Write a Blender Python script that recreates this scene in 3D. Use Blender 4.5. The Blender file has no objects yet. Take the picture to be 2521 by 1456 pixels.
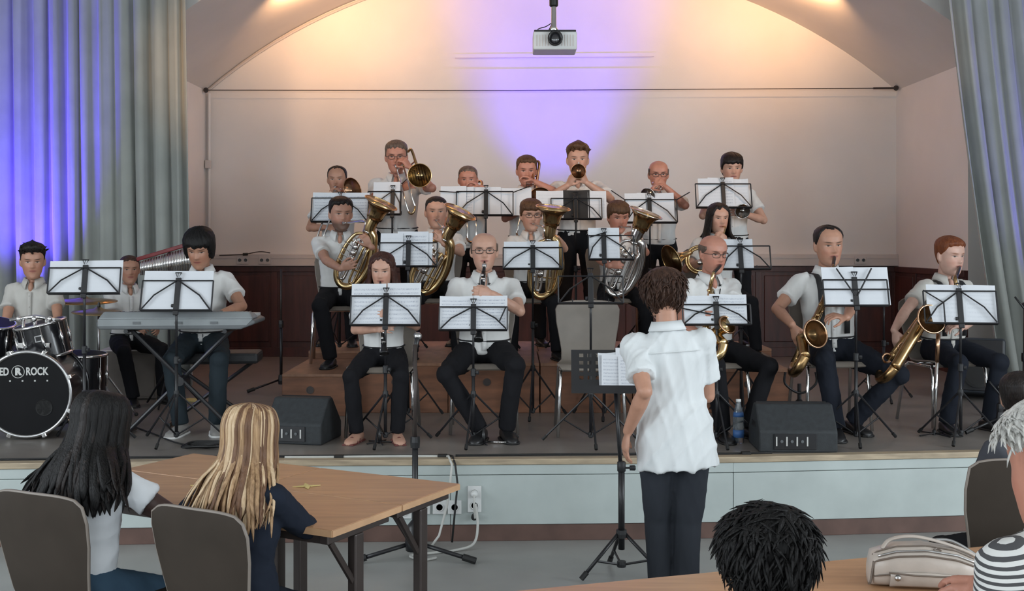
import bpy, bmesh, math, random
import numpy as np
from mathutils import Vector, Matrix
random.seed(7); rng = np.random.default_rng(7)
sc = bpy.context.scene
COL = sc.collection
PI = math.pi
# ------------------------------------------------------------------ camera
F = 2800.0                                   # focal length in photo pixels
cam_d = bpy.data.cameras.new('camera'); cam = bpy.data.objects.new('camera', cam_d); COL.objects.link(cam)
cam.location = (0, 0, 1.70); cam.rotation_euler = (PI/2, 0, 0)
cam_d.sensor_width = 36; cam_d.lens = F/2521*36; cam_d.shift_y = -(728-600)/2521
cam_d.clip_start = .05; cam_d.clip_end = 100
sc.camera = cam
# ------------------------------------------------------------------ view + world
sc.view_settings.view_transform = 'Standard'; sc.view_settings.look = 'None'
sc.view_settings.gamma = 1; sc.view_settings.use_curve_mapping = False
sc.view_settings.exposure = 0.0
wd = bpy.data.worlds.new('world'); sc.world = wd; wd.use_nodes = True
wd.node_tree.nodes['Background'].inputs[0].default_value = (.62, .74, .9, 1)
wd.node_tree.nodes['Background'].inputs[1].default_value = 1.0
# ------------------------------------------------------------------ lights
def area(name, loc, target, sx, sy, power, col):
    l = bpy.data.lights.new(name, 'AREA'); l.shape = 'RECTANGLE'; l.size = sx; l.size_y = sy; l.energy = power; l.color = col
    o = bpy.data.objects.new(name, l); COL.objects.link(o); o.location = loc
    o.rotation_euler = (Vector(target)-Vector(loc)).to_track_quat('-Z', 'Y').to_euler(); return o
def spot(name, loc, target, power, col, angle, blend=1.0, size=.06):
    l = bpy.data.lights.new(name, 'SPOT'); l.energy = power; l.color = col; l.spot_size = math.radians(angle); l.spot_blend = blend; l.shadow_soft_size = size
    o = bpy.data.objects.new(name, l); COL.objects.link(o); o.location = loc
    o.rotation_euler = (Vector(target)-Vector(loc)).to_track_quat('-Z', 'Y').to_euler(); return o
DAY = (.86, .94, 1.0)
# daylight entering through the hall's windows (openings in both side walls and the rear wall)
for i, y in enumerate((-2.2, .6, 3.4)):
    area('daylight_left_%d' % i, (-6.9, y, 2.6), (0, y+1.2, 1.2), 1.9, 2.2, 125, DAY)
    area('daylight_right_%d' % i, (7.3, y, 2.6), (0, y+1.2, 1.2), 1.9, 2.2, 170, DAY)
for i, x in enumerate((-3.6, 0.2, 4.0)):
    area('daylight_rear_%d' % i, (x, -4.9, 2.7), (x, 4, 1.1), 2.2, 2.2, 110, DAY)
WARM = (1.0, .55, .26)
# added warm fill spots at left and right, there to warm the back wall
WARM_FILLS = [(-3.05, 7.5, 3.42), (3.95, 7.5, 3.42)]
spot('wall_fill_left', WARM_FILLS[0], (-1.45, 12.4, 3.0), 165, WARM, 50, 1, .10)
spot('wall_fill_right', WARM_FILLS[1], (1.9, 12.4, 3.0), 70, WARM, 48, 1, .10)
# small halogen heads fixed to the vault itself, just in front of the back wall
HEADS = [(-1.98, 10.8, 4.06), (2.83, 10.8, 4.06)]
for i, h in enumerate(HEADS): spot('vault_head_%d' % i, h, (h[0]*.98, 11.4, 4.53), 165, WARM, 165, 1, .05)
spot('warm_key_left', (-2.3, 6.4, 4.5), (.1, 9.7, 2.05), 240, WARM, 34, .8, .12)
spot('warm_key_right', (3.5, 6.4, 4.5), (.9, 9.7, 2.05), 240, WARM, 34, .8, .12)
# blue LED cans: one on the back wall, one on the curtain
BLUE = (.09, .045, 1.0)
spot('blue_wall', (.38, 10.75, .70), (.46, 12.4, 4.15), 1000, (.11, .045, 1.0), 42, 1, .05)
spot('blue_curtain', (-4.02, 8.98, .62), (-4.02, 9.70, 2.45), 1500, BLUE, 40, 1, .05)
spot('blue_curtain_side', (4.85, 8.7, .60), (4.62, 9.7, 2.9), 260, BLUE, 60, 1, .05)

# ------------------------------------------------------------------ helpers
def W(px, py, d):
    """world point seen at photo pixel (px,py) at depth d"""
    return Vector(((px-1260.5)/F*d, d, 1.70+(600-py)/F*d))
def V(*a): return Vector(a)
def frame(axis, up=None):
    z = Vector(axis).normalized()
    u = Vector(up) if up is not None else (Vector((0, 0, 1)) if abs(z.z) < .95 else Vector((1, 0, 0)))
    x = u.cross(z)
    if x.length < 1e-6: x = Vector((1, 0, 0)).cross(z)
    x.normalize(); y = z.cross(x)
    return x, y, z
class MB:
    def __init__(s): s.v = []; s.f = []; s.M = None; s.uv = None
    def add(s, vs, fs):
        n = len(s.v); s.v.extend([tuple(p) for p in vs]); s.f.extend([tuple(i+n for i in q) for q in fs]); return s
    def box(s, c, d, R=None, taper=1.0):
        x, y, z = d[0]/2, d[1]/2, d[2]/2
        vs = [Vector((a*x*(taper if e > 0 else 1), b*y*(taper if e > 0 else 1), e*z)) for a, b, e in ((-1,-1,-1),(1,-1,-1),(1,1,-1),(-1,1,-1),(-1,-1,1),(1,-1,1),(1,1,1),(-1,1,1))]
        if R is not None: vs = [R @ p for p in vs]
        c = Vector(c); return s.add([p+c for p in vs], [(0,3,2,1),(4,5,6,7),(0,1,5,4),(1,2,6,5),(2,3,7,6),(3,0,4,7)])
    def hexa(s, p): return s.add(p, [(0,3,2,1),(4,5,6,7),(0,1,5,4),(1,2,6,5),(2,3,7,6),(3,0,4,7)])
    def tube(s, pts, r, n=8, caps=True, closed=False, flat=1.0, up=None):
        P = [Vector(p) for p in pts]; m = len(P)
        rr = list(r) if hasattr(r, '__len__') else [r]*m
        T = []
        for i in range(m):
            a = P[(i-1) % m] if (closed or i > 0) else P[i]; b = P[(i+1) % m] if (closed or i < m-1) else P[i]
            t = b-a; T.append(t.normalized() if t.length > 1e-9 else Vector((0, 0, 1)))
        x, y, _ = frame(T[0], up); vs = []; fs = []
        for i in range(m):
            if i:
                x = x-T[i]*x.dot(T[i]); x = x.normalized() if x.length > 1e-6 else frame(T[i])[0]
                y = T[i].cross(x)
            for k in range(n):
                a = 2*PI*k/n; vs.append(P[i]+(x*math.cos(a)+y*(math.sin(a)*flat))*rr[i])
        for i in range(m if closed else m-1):
            j = (i+1) % m
            for k in range(n): fs.append((i*n+k, i*n+(k+1) % n, j*n+(k+1) % n, j*n+k))
        if caps and not closed: fs.append(tuple(range(n-1, -1, -1))); fs.append(tuple((m-1)*n+k for k in range(n)))
        return s.add(vs, fs)
    def lathe(s, prof, c, axis=(0, 0, 1), n=24, closed=False, up=None):
        x, y, z = frame(axis, up); c = Vector(c); vs = []; fs = []; m = len(prof)
        for r, h in prof:
            for k in range(n):
                a = 2*PI*k/n; vs.append(c+z*h+(x*math.cos(a)+y*math.sin(a))*r)
        for i in range(m if closed else m-1):
            j = (i+1) % m
            for k in range(n): fs.append((i*n+k, i*n+(k+1) % n, j*n+(k+1) % n, j*n+k))
        if not closed:
            if prof[0][0] > 1e-5: fs.append(tuple(range(n-1, -1, -1)))
            if prof[-1][0] > 1e-5: fs.append(tuple((m-1)*n+k for k in range(n)))
        return s.add(vs, fs)
    def ball(s, c, r, R=None, nu=12, nv=8):
        rr = r if hasattr(r, '__len__') else (r, r, r); c = Vector(c); vs = []; fs = []
        for i in range(nv+1):
            t = PI*i/nv
            for k in range(nu):
                a = 2*PI*k/nu; p = Vector((rr[0]*math.sin(t)*math.cos(a), rr[1]*math.sin(t)*math.sin(a), rr[2]*math.cos(t)))
                vs.append((R @ p if R is not None else p)+c)
        for i in range(nv):
            for k in range(nu): fs.append((i*nu+k, (i+1)*nu+k, (i+1)*nu+(k+1) % nu, i*nu+(k+1) % nu))
        return s.add(vs, fs)
    def grid(s, G, thick=0.0, closed_u=False):
        """G[i][j] points; optional thickness along local normal"""
        m = len(G); n = len(G[0]); P = np.array([[tuple(p) for p in row] for row in G], float)
        du = np.gradient(P, axis=0) if m > 1 else None; dv = np.gradient(P, axis=1)
        N = np.cross(du, dv); N /= (np.linalg.norm(N, axis=2, keepdims=True)+1e-12)
        if thick == 0:
            return s.add(P.reshape(-1, 3).tolist(), [(i*n+j, i*n+j+1, (i+1)*n+j+1, (i+1)*n+j) for i in range(m-1) for j in range(n-1)])
        A = (P+N*thick/2).reshape(-1, 3); B = (P-N*thick/2).reshape(-1, 3); o = m*n
        fs = [(i*n+j, i*n+j+1, (i+1)*n+j+1, (i+1)*n+j) for i in range(m-1) for j in range(n-1)]
        fs += [tuple(o+q for q in reversed(f)) for f in fs]
        for j in range(n-1): fs += [(j, o+j, o+j+1, j+1), ((m-1)*n+j, (m-1)*n+j+1, o+(m-1)*n+j+1, o+(m-1)*n+j)]
        for i in range(m-1): fs += [(i*n, (i+1)*n, o+(i+1)*n, o+i*n), (i*n+n-1, o+i*n+n-1, o+(i+1)*n+n-1, (i+1)*n+n-1)]
        return s.add(A.tolist()+B.tolist(), fs)
    def mesh(s, name):
        me = bpy.data.meshes.new(name)
        vs = s.v if s.M is None else [tuple(s.M @ Vector(p)) for p in s.v]
        me.from_pydata(vs, [], s.f); return me
    def build(s, name, m, parent=None, smooth=False, bevel=0, world=False, loc=None, angle=None):
        if world and parent is not None:
            Mi = (parent.matrix_basis).inverted()
            pp = parent.parent
            s.v = [tuple(Mi @ Vector(p)) for p in s.v] if pp is None else [tuple((pp.matrix_basis @ parent.matrix_basis).inverted() @ Vector(p)) for p in s.v]
        me = s.mesh(name)
        bm = bmesh.new(); bm.from_mesh(me); bmesh.ops.recalc_face_normals(bm, faces=bm.faces); bm.to_mesh(me); bm.free()
        return link(name, me, m, parent, smooth, bevel, loc, angle)
def link(name, me, m, parent=None, smooth=False, bevel=0, loc=None, angle=None):
    o = bpy.data.objects.new(name, me); COL.objects.link(o)
    for q in (m if isinstance(m, (list, tuple)) else [m]): me.materials.append(q)
    if smooth or angle:
        me.polygons.foreach_set('use_smooth', [True]*len(me.polygons))
        if angle: me.set_sharp_from_angle(angle=math.radians(angle))
    if parent is not None: o.parent = parent
    if loc is not None: o.location = loc
    if bevel:
        b = o.modifiers.new('bevel', 'BEVEL'); b.width = bevel; b.segments = 2; b.limit_method = 'ANGLE'; b.angle_limit = math.radians(40)
    return o
def thing(name, label, cat, loc=(0, 0, 0), rz=0.0, group=None, M=None):
    o = bpy.data.objects.new(name, None); COL.objects.link(o); o.empty_display_size = .05
    if M is not None: o.matrix_basis = M
    else: o.location = loc; o.rotation_euler = (0, 0, rz); o.matrix_basis = Matrix.Translation(loc) @ Matrix.Rotation(rz, 4, 'Z')
    return tag(o, label, cat, group)
def tag(o, label, cat, group=None):
    o['label'] = label; o['category'] = cat
    if group: o['group'] = group
    return o
def struct(o): o['kind'] = 'structure'; return o
def spline(pts, n=8):
    """Catmull-Rom through points"""
    P = [Vector(p) for p in pts]; out = []
    for i in range(len(P)-1):
        p0 = P[max(i-1, 0)]; p1 = P[i]; p2 = P[i+1]; p3 = P[min(i+2, len(P)-1)]
        for k in range(n):
            t = k/n; out.append(.5*((2*p1)+(p2-p0)*t+(2*p0-5*p1+4*p2-p3)*t*t+(3*p1-p0-3*p2+p3)*t**3))
    out.append(P[-1]); return out
def lerp(a, b, t): return a+(b-a)*t
def interp(t, xs, ys): return float(np.interp(t, xs, ys))
# ------------------------------------------------------------------ materials
MATS = {}
def mat(name, col, rough=.6, metal=0.0, var=.08, scale=8.0, bump=0.0, bscale=40.0, stretch=None, spec=.5, coat=0.0, sheen=0.0, col2=None, alpha=None, trans=0.0):
    m = bpy.data.materials.new(name); m.use_nodes = True; nt = m.node_tree; b = nt.nodes['Principled BSDF']
    b.inputs['Roughness'].default_value = rough; b.inputs['Metallic'].default_value = metal
    b.inputs['Specular IOR Level'].default_value = spec; b.inputs['Coat Weight'].default_value = coat
    if sheen: b.inputs['Sheen Weight'].default_value = sheen
    if trans: b.inputs['Transmission Weight'].default_value = trans
    tc = nt.nodes.new('ShaderNodeTexCoord'); mp = nt.nodes.new('ShaderNodeMapping'); nt.links.new(tc.outputs['Object'], mp.inputs[0])
    if stretch: mp.inputs['Scale'].default_value = stretch
    nz = nt.nodes.new('ShaderNodeTexNoise'); nz.inputs['Scale'].default_value = scale; nz.inputs['Detail'].default_value = 4
    nt.links.new(mp.outputs[0], nz.inputs['Vector'])
    mx = nt.nodes.new('ShaderNodeMix'); mx.data_type = 'RGBA'
    c = tuple(col)+(1,); c2 = tuple(col2)+(1,) if col2 else tuple(max(0, x*(1-2*var)) for x in col)+(1,)
    c1 = c if col2 else tuple(min(1, x*(1+var)) for x in col)+(1,)
    mx.inputs[6].default_value = c2; mx.inputs[7].default_value = c1
    cr = nt.nodes.new('ShaderNodeMapRange'); cr.inputs[1].default_value = .3; cr.inputs[2].default_value = .7
    nt.links.new(nz.outputs['Fac'], cr.inputs[0]); nt.links.new(cr.outputs[0], mx.inputs[0]); nt.links.new(mx.outputs[2], b.inputs['Base Color'])
    if bump:
        nb = nt.nodes.new('ShaderNodeTexNoise'); nb.inputs['Scale'].default_value = bscale; nb.inputs['Detail'].default_value = 3
        nt.links.new(mp.outputs[0], nb.inputs['Vector'])
        bp = nt.nodes.new('ShaderNodeBump'); bp.inputs['Strength'].default_value = bump; bp.inputs['Distance'].default_value = .01
        nt.links.new(nb.outputs['Fac'], bp.inputs['Height']); nt.links.new(bp.outputs[0], b.inputs['Normal'])
    MATS[name] = m; return m
M_wall = mat('wall_plaster', (.70, .66, .63), .9, var=.02, scale=2, bump=.05, bscale=60)
M_ceil = mat('vault_plaster', (.68, .63, .59), .9, var=.02, scale=2)
M_hallwall = mat('hall_plaster', (.60, .58, .55), .9, var=.02, scale=2)
M_wainscot = mat('wainscot_red_wood', (.072, .021, .017), .45, var=.2, scale=3, stretch=(6, 6, .6))
M_trunk = mat('trunking_plastic', (.56, .50, .47), .5, var=.02)
M_stage = mat('stage_lino', (.21, .19, .172), .33, var=.10, scale=3, bump=.02, bscale=30)
M_floor = mat('hall_lino', (.30, .30, .288), .38, var=.07, scale=2.5, bump=.02, bscale=25)
M_green = mat('panel_pale_green', (.42, .47, .455), .6, var=.04, scale=5, bump=.03, bscale=14)
M_plinth = mat('plinth_brown', (.118, .066, .052), .6, var=.15, scale=6)
M_lipwood = mat('lip_wood', (.40, .32, .22), .5, var=.15, scale=5, stretch=(1, 8, 8))
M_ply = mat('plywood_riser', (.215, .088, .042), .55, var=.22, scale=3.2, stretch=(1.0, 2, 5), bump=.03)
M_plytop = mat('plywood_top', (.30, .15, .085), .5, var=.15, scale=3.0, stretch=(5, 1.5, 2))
M_curtain = mat('curtain_grey_green', (.27, .285, .265), .9, var=.05, scale=4, sheen=.3, bump=.05, bscale=90)
M_table = mat('beech_laminate', (.43, .235, .12), .38, var=.10, scale=3.5, stretch=(1, 9, 9))
M_edge = mat('beech_edge', (.50, .30, .165), .5, var=.10, scale=8)
M_legbrown = mat('brown_steel', (.052, .040, .036), .4, metal=.3, var=.05)
M_black = mat('black_steel', (.011, .011, .013), .38, var=.1)
M_blackpl = mat('black_plastic', (.017, .018, .020), .55, var=.15, scale=20, bump=.08, bscale=160)
M_wedge = mat('wedge_carpet', (.022, .026, .029), .7, var=.15, scale=30, bump=.15, bscale=200)
M_chrome = mat('chrome', (.82, .82, .82), .13, metal=1, var=.02)
M_steel = mat('dull_steel', (.48, .48, .48), .3, metal=1, var=.05)
M_shell = mat('chair_shell', (.20, .175, .148), .45, var=.05, scale=10)
M_shelldark = mat('chair_shell_taupe', (.038, .029, .022), .7, var=.05, scale=10, spec=.2)
M_shelledge = mat('chair_edge', (.20, .17, .145), .5, var=.05)
M_brass = mat('brass', (.66, .47, .235), .2, metal=1, var=.06, scale=12)
M_brassdk = mat('antique_brass', (.40, .255, .12), .26, metal=1, var=.12, scale=20)
M_silver = mat('silver_plate', (.74, .72, .70), .16, metal=1, var=.04)
M_rose = mat('rose_brass', (.56, .34, .21), .22, metal=1, var=.05)
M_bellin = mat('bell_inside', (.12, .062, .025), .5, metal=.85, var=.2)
M_ebony = mat('ebony', (.010, .010, .011), .3, var=.1)
M_white = mat('white_plastic', (.62, .63, .62), .4, var=.03)
M_red = mat('red_lacquer', (.16, .012, .014), .35, var=.1)
M_redcloth = mat('red_cloth', (.17, .014, .014), .8, var=.2)
M_yellow = mat('yellow_paper', (.62, .50, .20), .8, var=.05)
M_keygrey = mat('keyboard_silver', (.235, .255, .26), .42, metal=.25, var=.05)
M_keydark = mat('keyboard_dark', (.10, .11, .115), .5, var=.08)
M_greybox = mat('grey_cabinet', (.115, .098, .085), .7, var=.12, scale=5)
M_drumblk = mat('drum_wrap_black', (.009, .009, .011), .22, var=.1, coat=.3)
M_drumhead = mat('drum_head_black', (.005, .005, .006), .5, var=.1, spec=.15)
M_cymbal = mat('cymbal_bronze', (.40, .30, .17), .35, metal=1, var=.1)
M_print = mat('print_silver', (.52, .52, .50), .5, var=.05)
M_glass = mat('lens_glass', (.02, .02, .025), .08, var=.02, coat=1)
M_water = mat('bottle_pet', (.70, .80, .86), .08, var=.02, trans=.9)
M_blue = mat('blue_label', (.05, .14, .36), .5, var=.1)
M_bag = mat('bag_leather', (.46, .40, .35), .36, var=.05, scale=14, bump=.06, bscale=60)
M_bagdk = mat('bag_seam', (.16, .125, .10), .5, var=.1)
M_folder = mat('black_folder', (.012, .012, .013), .5, var=.15)
M_folder2 = mat('grey_folder', (.085, .085, .088), .6, var=.35, scale=60)
M_soot = mat('black_cord', (.010, .010, .010), .6, var=.1)
M_whitecord = mat('white_cord', (.50, .50, .47), .5, var=.05)
M_winfr = mat('window_frame', (.7, .7, .68), .5, var=.03)
def paper_mat(name, dark, n, seed, tint=(.60, .62, .65)):
    m = mat(name, tint, .85, var=.015, scale=3); nt = m.node_tree; b = nt.nodes['Principled BSDF']
    src = b.inputs['Base Color'].links[0].from_socket
    uv = nt.nodes.new('ShaderNodeUVMap'); sp = nt.nodes.new('ShaderNodeSeparateXYZ'); nt.links.new(uv.outputs[0], sp.inputs[0])
    def mth(op, a, bb=None, c=None):
        k = nt.nodes.new('ShaderNodeMath'); k.operation = op
        for i, q in enumerate((a, bb, c)):
            if q is None: continue
            if isinstance(q, (int, float)): k.inputs[i].default_value = q
            else: nt.links.new(q, k.inputs[i])
        return k.outputs[0]
    u, v = sp.outputs[0], sp.outputs[1]
    fr = mth('FRACT', mth('MULTIPLY', v, n))
    band = mth('MULTIPLY', mth('GREATER_THAN', fr, .28), mth('LESS_THAN', fr, .74))
    line = mth('GREATER_THAN', mth('FRACT', mth('MULTIPLY', fr, 10.8)), .60)
    ins = mth('MULTIPLY', mth('MULTIPLY', mth('GREATER_THAN', u, .07), mth('LESS_THAN', u, .93)), mth('MULTIPLY', mth('GREATER_THAN', v, .05), mth('LESS_THAN', v, .92)))
    cb = nt.nodes.new('ShaderNodeCombineXYZ'); nt.links.new(mth('MULTIPLY', u, 34), cb.inputs[0]); nt.links.new(mth('MULTIPLY', v, n*3.0), cb.inputs[1]); cb.inputs[2].default_value = seed
    nz = nt.nodes.new('ShaderNodeTexNoise'); nz.inputs['Scale'].default_value = 1.0; nz.inputs['Detail'].default_value = 2; nt.links.new(cb.outputs[0], nz.inputs['Vector'])
    notes = mth('GREATER_THAN', nz.outputs['Fac'], .56)
    a = mth('MULTIPLY', mth('MULTIPLY', band, ins), mth('MINIMUM', mth('ADD', mth('MULTIPLY', line, .55), mth('MULTIPLY', notes, .75)), 1.0))
    mx = nt.nodes.new('ShaderNodeMix'); mx.data_type = 'RGBA'; nt.links.new(mth('MULTIPLY', a, dark), mx.inputs[0])
    nt.links.new(src, mx.inputs[6]); mx.inputs[7].default_value = (.10, .13, .22, 1); nt.links.new(mx.outputs[2], b.inputs['Base Color'])
    return m
PAPER = [paper_mat('sheet_music_faint', .16, 9, 1.0), paper_mat('sheet_music', .55, 10, 4.0), paper_mat('sheet_music_dense', .68, 11, 9.0), paper_mat('sheet_blank', .03, 8, 2.0)]
# ------------------------------------------------------------------ the hall and the stage
S = .47          # stage floor height
RZ = .83         # top of the riser on the stage
FRONT = [(-7.2, 6.02), (-2.87, 6.38), (-1.756, 6.455), (-.6, 6.49), (.558, 6.53), (1.264, 6.57), (1.99, 6.65), (2.74, 6.73), (7.7, 7.25)]
def plane_obj(name, pts, m):
    b = MB(); b.add(pts, [tuple(range(len(pts)))]); return struct(b.build(name, m))
plane_obj('floor', [(-7, -5, 0), (7.5, -5, 0), (7.5, 7.4, 0), (-7, 6.6, 0)], M_floor)
b = MB(); top = [(x, y+.02, S) for x, y in FRONT]+[(7.7, 12.4, S), (-7.2, 12.4, S)]
b.add(top, [tuple(range(len(top)))]); struct(b.build('floor_stage', M_stage))
# stage front: wooden lip, green panels with open joints, brown plinth
flen = [0]
for i in range(1, len(FRONT)): flen.append(flen[-1]+math.dist(FRONT[i], FRONT[i-1]))
def fpt(s, off):
    x = interp(s, flen, [p[0] for p in FRONT]); y = interp(s, flen, [p[1] for p in FRONT]); return (x, y-off)
def fs_of_x(x): return interp(x, [p[0] for p in FRONT], flen)
sf = struct(MB().add([fpt(0, 0)+(0,), fpt(flen[-1], 0)+(0,), fpt(flen[-1], -.05)+(S-.03,), fpt(0, -.05)+(S-.03,)], [(0, 1, 2, 3)]).build('wall_stage_front', M_green))
def strip(name, x0, x1, z0, z1, off, th, m, bevel=.003):
    s0, s1 = fs_of_x(x0), fs_of_x(x1); cuts = [s0]+[q for q in flen if s0+.02 < q < s1-.02]+[s1]
    b = MB(); vs = []; fs = []
    for c in cuts:
        a = fpt(c, off); d = fpt(c, off-th); vs += [a+(z0,), d+(z0,), d+(z1,), a+(z1,)]
    for i in range(len(cuts)-1):
        for k in range(4): fs.append((i*4+k, i*4+(k+1) % 4, i*4+4+(k+1) % 4, i*4+4+k))
    fs += [(3, 2, 1, 0), tuple(len(vs)-4+k for k in range(4))]; b.add(vs, fs)
    return b.build(name, m, sf, bevel=bevel)
xs = [-7, -5.3, -3.6, -1.9, -.35, 1.275, 2.95, 4.6, 6.2, 7.5]
for a, c in zip(xs[:-1], xs[1:]):
    strip('panel', a+.0015, c-.0015, .096, .3775, .02, .022, M_green)
    strip('rail', a, c, .381, .436, .022, .024, M_green)
    strip('plinth_board', a, c, .0, .093, .012, .02, M_plinth)
strip('lip', -7, 7.5, .438, S+.002, .032, .075, M_lipwood, .004)
# back wall of the stage with its arched top
XL, XR, YB, ZS = -3.34, 4.19, 12.4, 3.37
XC = (XL+XR)/2; CC = 4.4; RR = math.hypot((XR-XL)/2, CC)
def arc(n=40): return [(lerp(XL, XR, i/n), ZS-CC+math.sqrt(RR*RR-(lerp(XL, XR, i/n)-XC)**2)) for i in range(n+1)]
A = arc()
plane_obj('wall_back', [(XL, YB, S), (XR, YB, S)]+[(x, YB, z) for x, z in reversed(A)], M_wall)
YV = 9.95
b = MB(); b.grid([[(x, YB, z) for x, z in A], [(x, YV, z) for x, z in A]]); v = struct(b.build('ceiling_vault', M_ceil, smooth=True))
plane_obj('wall_stage_left', [(XL, YB, S), (XL, 10.45, S), (XL, 10.45, ZS), (XL, YB, ZS)], M_wall)
plane_obj('wall_stage_right', [(XR, YB, S), (XR, 10.45, S), (XR, 10.45, ZS), (XR, YB, ZS)], M_wall)
plane_obj('wall_wing_left', [(XL, 10.45, S), (-7, 10.45, S), (-7, 10.45, 4.8), (XL, 10.45, 4.8)], M_hallwall)
plane_obj('wall_wing_right', [(XR, 10.45, S), (7.5, 10.45, S), (7.5, 10.45, 4.8), (XR, 10.45, 4.8)], M_hallwall)
plane_obj('wall_proscenium', [(XL, YV, 4.8), (XL, YV, ZS)]+[(x, YV, z) for x, z in A[1:-1]]+[(XR, YV, ZS), (XR, YV, 4.8)], M_hallwall)
plane_obj('ceiling', [(-7, -5, 4.8), (7.5, -5, 4.8), (7.5, 10.45, 4.8), (-7, 10.45, 4.8)], M_hallwall)
# hall walls with window openings
def wall_with_windows(name, axis, pos, lo, hi, wins, z0=1.45, z1=3.75):
    b = MB()
    def q(a, c, za, zb):
        if axis == 'x': b.add([(pos, a, za), (pos, c, za), (pos, c, zb), (pos, a, zb)], [(0, 1, 2, 3)])
        else: b.add([(a, pos, za), (c, pos, za), (c, pos, zb), (a, pos, zb)], [(0, 1, 2, 3)])
    cur = lo
    for (a, c) in wins: q(cur, a, 0, 4.8); q(a, c, 0, z0); q(a, c, z1, 4.8); cur = c
    q(cur, hi, 0, 4.8); w = struct(b.build(name, M_hallwall))
    for i, (a, c) in enumerate(wins):
        f = MB(); mid = (a+c)/2
        def bar(u0, u1, za, zb):
            uc, us, zc, zs = (u0+u1)/2, u1-u0, (za+zb)/2, zb-za
            f.box((pos, uc, zc) if axis == 'x' else (uc, pos, zc), (.06, us, zs) if axis == 'x' else (us, .06, zs))
        bar(a, a+.07, z0, z1); bar(c-.07, c, z0, z1); bar(a, c, z0, z0+.07); bar(a, c, z1-.07, z1); bar(mid-.03, mid+.03, z0, z1); bar(a, c, 2.9, 2.95)
        f.build('window_frame', M_winfr, w)
    return w
ww = [(y-1.05, y+1.05) for y in (-2.2, .6, 3.4)]
wall_with_windows('wall_left', 'x', -7, -5, 10.45, ww)
wall_with_windows('wall_right', 'x', 7.5, -5, 10.45, ww)
wall_with_windows('wall_rear', 'y', -5, -7, 7.5, [(x-1.2, x+1.2) for x in (-3.6, .2, 4.0)])
# wainscot: framed panels, back wall then both sides
wz0, wz1 = S, 1.452
def wains(name, p0, p1, n, inward):
    p0 = Vector(p0); p1 = Vector(p1); d = (p1-p0); L = d.length; d.normalize(); nrm = Vector(inward)
    R = Matrix((d, nrm, Vector((0, 0, 1)))).transposed()
    w = MB(); mid = (p0+p1)/2
    w.box((mid.x+nrm.x*.01, mid.y+nrm.y*.01, (wz0+wz1)/2), (L, .02, wz1-wz0), R)
    o = struct(w.build(name, M_wainscot))
    for i in range(n):
        c = p0+d*(L*(i+.5)/n)+nrm*.026
        MB().box((c.x, c.y, (wz0+wz1)/2+.03), (L/n-.12, .014, wz1-wz0-.26), R).build('panel', M_wainscot, o, bevel=.008)
        c2 = p0+d*(L*i/n)+nrm*.026
        MB().box((c2.x, c2.y, (wz0+wz1)/2), (.07, .016, wz1-wz0), R).build('stile', M_wainscot, o, bevel=.003)
    c = mid+nrm*.028
    MB().box((c.x, c.y, wz1-.03), (L, .022, .06), R).build('top_rail', M_wainscot, o, bevel=.003)
    MB().box((c.x, c.y, wz0+.05), (L, .022, .10), R).build('foot_rail', M_wainscot, o, bevel=.003)
wains('trim_wainscot_back', (XL, YB, 0), (XR, YB, 0), 10, (0, -1, 0))
wains('trim_wainscot_left', (XL, 10.45, 0), (XL, YB, 0), 3, (1, 0, 0))
wains('trim_wainscot_right', (XR, YB, 0), (XR, 10.45, 0), 3, (-1, 0, 0))
# cable trunking on top of the wainscot, with flush sockets
tr = struct(MB().box((XC, YB-.035, 1.52), (XR-XL, .07, .13)).build('trim_trunking_back', M_trunk, bevel=.006))
MB().box((XC, YB-.073, 1.545), (XR-XL-.02, .006, .012)).build('cover_strip', M_trunk, tr)
for px in (598, 652, 2118):
    p = W(px, 640, YB-.075)
    so = MB().box((p.x, p.y-.004, 1.52), (.13, .012, .085)).build('socket_plate', M_trunk, tr, bevel=.003)
    for k in (-1, 1): MB().lathe([(.018, 0), (.018, .006), (.013, .006), (.013, -.002)], (p.x+k*.032, p.y-.010, 1.52), (0, -1, 0), 14).build('socket_hole', M_keydark, so)
# cable lying on the trunking
pts = spline([W(540, 629, 12.31), W(572, 628, 12.31), W(604, 626, 12.31), W(640, 620, 12.31), W(665, 623, 12.31)], 6)
c = tag(MB().tube([p.xyz for p in pts], .006, 6).build('wall_cable', M_legbrown), 'thin brown cable lying along the wall trunking', 'cable')
MB().tube([W(598, 626.5, 12.30), W(610, 626, 12.30)], .014, 8).build('cable_connector', M_soot, c)
# tension wire across the arch springing, and the conduit in the left corner
wr = tag(MB().tube([W(505, 222, 12.25), W(860, 222.5, 12.25), W(1260, 223, 12.25), W(1700, 220, 12.25), W(2205, 217, 12.25)], .0045, 6).build('tension_wire', M_legbrown), 'thin horizontal wire stretched across the white back wall below the arch', 'wire')
MB().tube([W(2150, 217.5, 12.24), W(2203, 217, 12.24)], .011, 8).build('turnbuckle', M_legbrown, wr)
for px, py in ((507, 222), (2206, 217)):
    MB().lathe([(.022, -.02), (.03, 0), (.022, .02)], W(px, py, 12.26), (0, -1, 0), 10).build('wall_anchor', M_legbrown, wr)
MB().tube([W(1120, 143, 12.37), W(1365, 141.5, 12.37), W(1610, 139.5, 12.37)], .0035, 6).build('upper_wire', M_trunk, wr)
cd = tag(MB().tube([(-3.29, 12.36, 3.33), (-3.29, 12.36, 1.60)], .016, 8).build('conduit', M_wall), 'slim vertical cable conduit in the left corner of the white wall', 'conduit')
MB().box((-3.30, 12.35, 2.56), (.06, .05, .09)).build('junction_box', M_trunk, cd, bevel=.006)
ar = MB(); aa = [(x, YB-.02, z-.03) for x, z in A[:22]]; ar.tube(aa, .016, 6)
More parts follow.
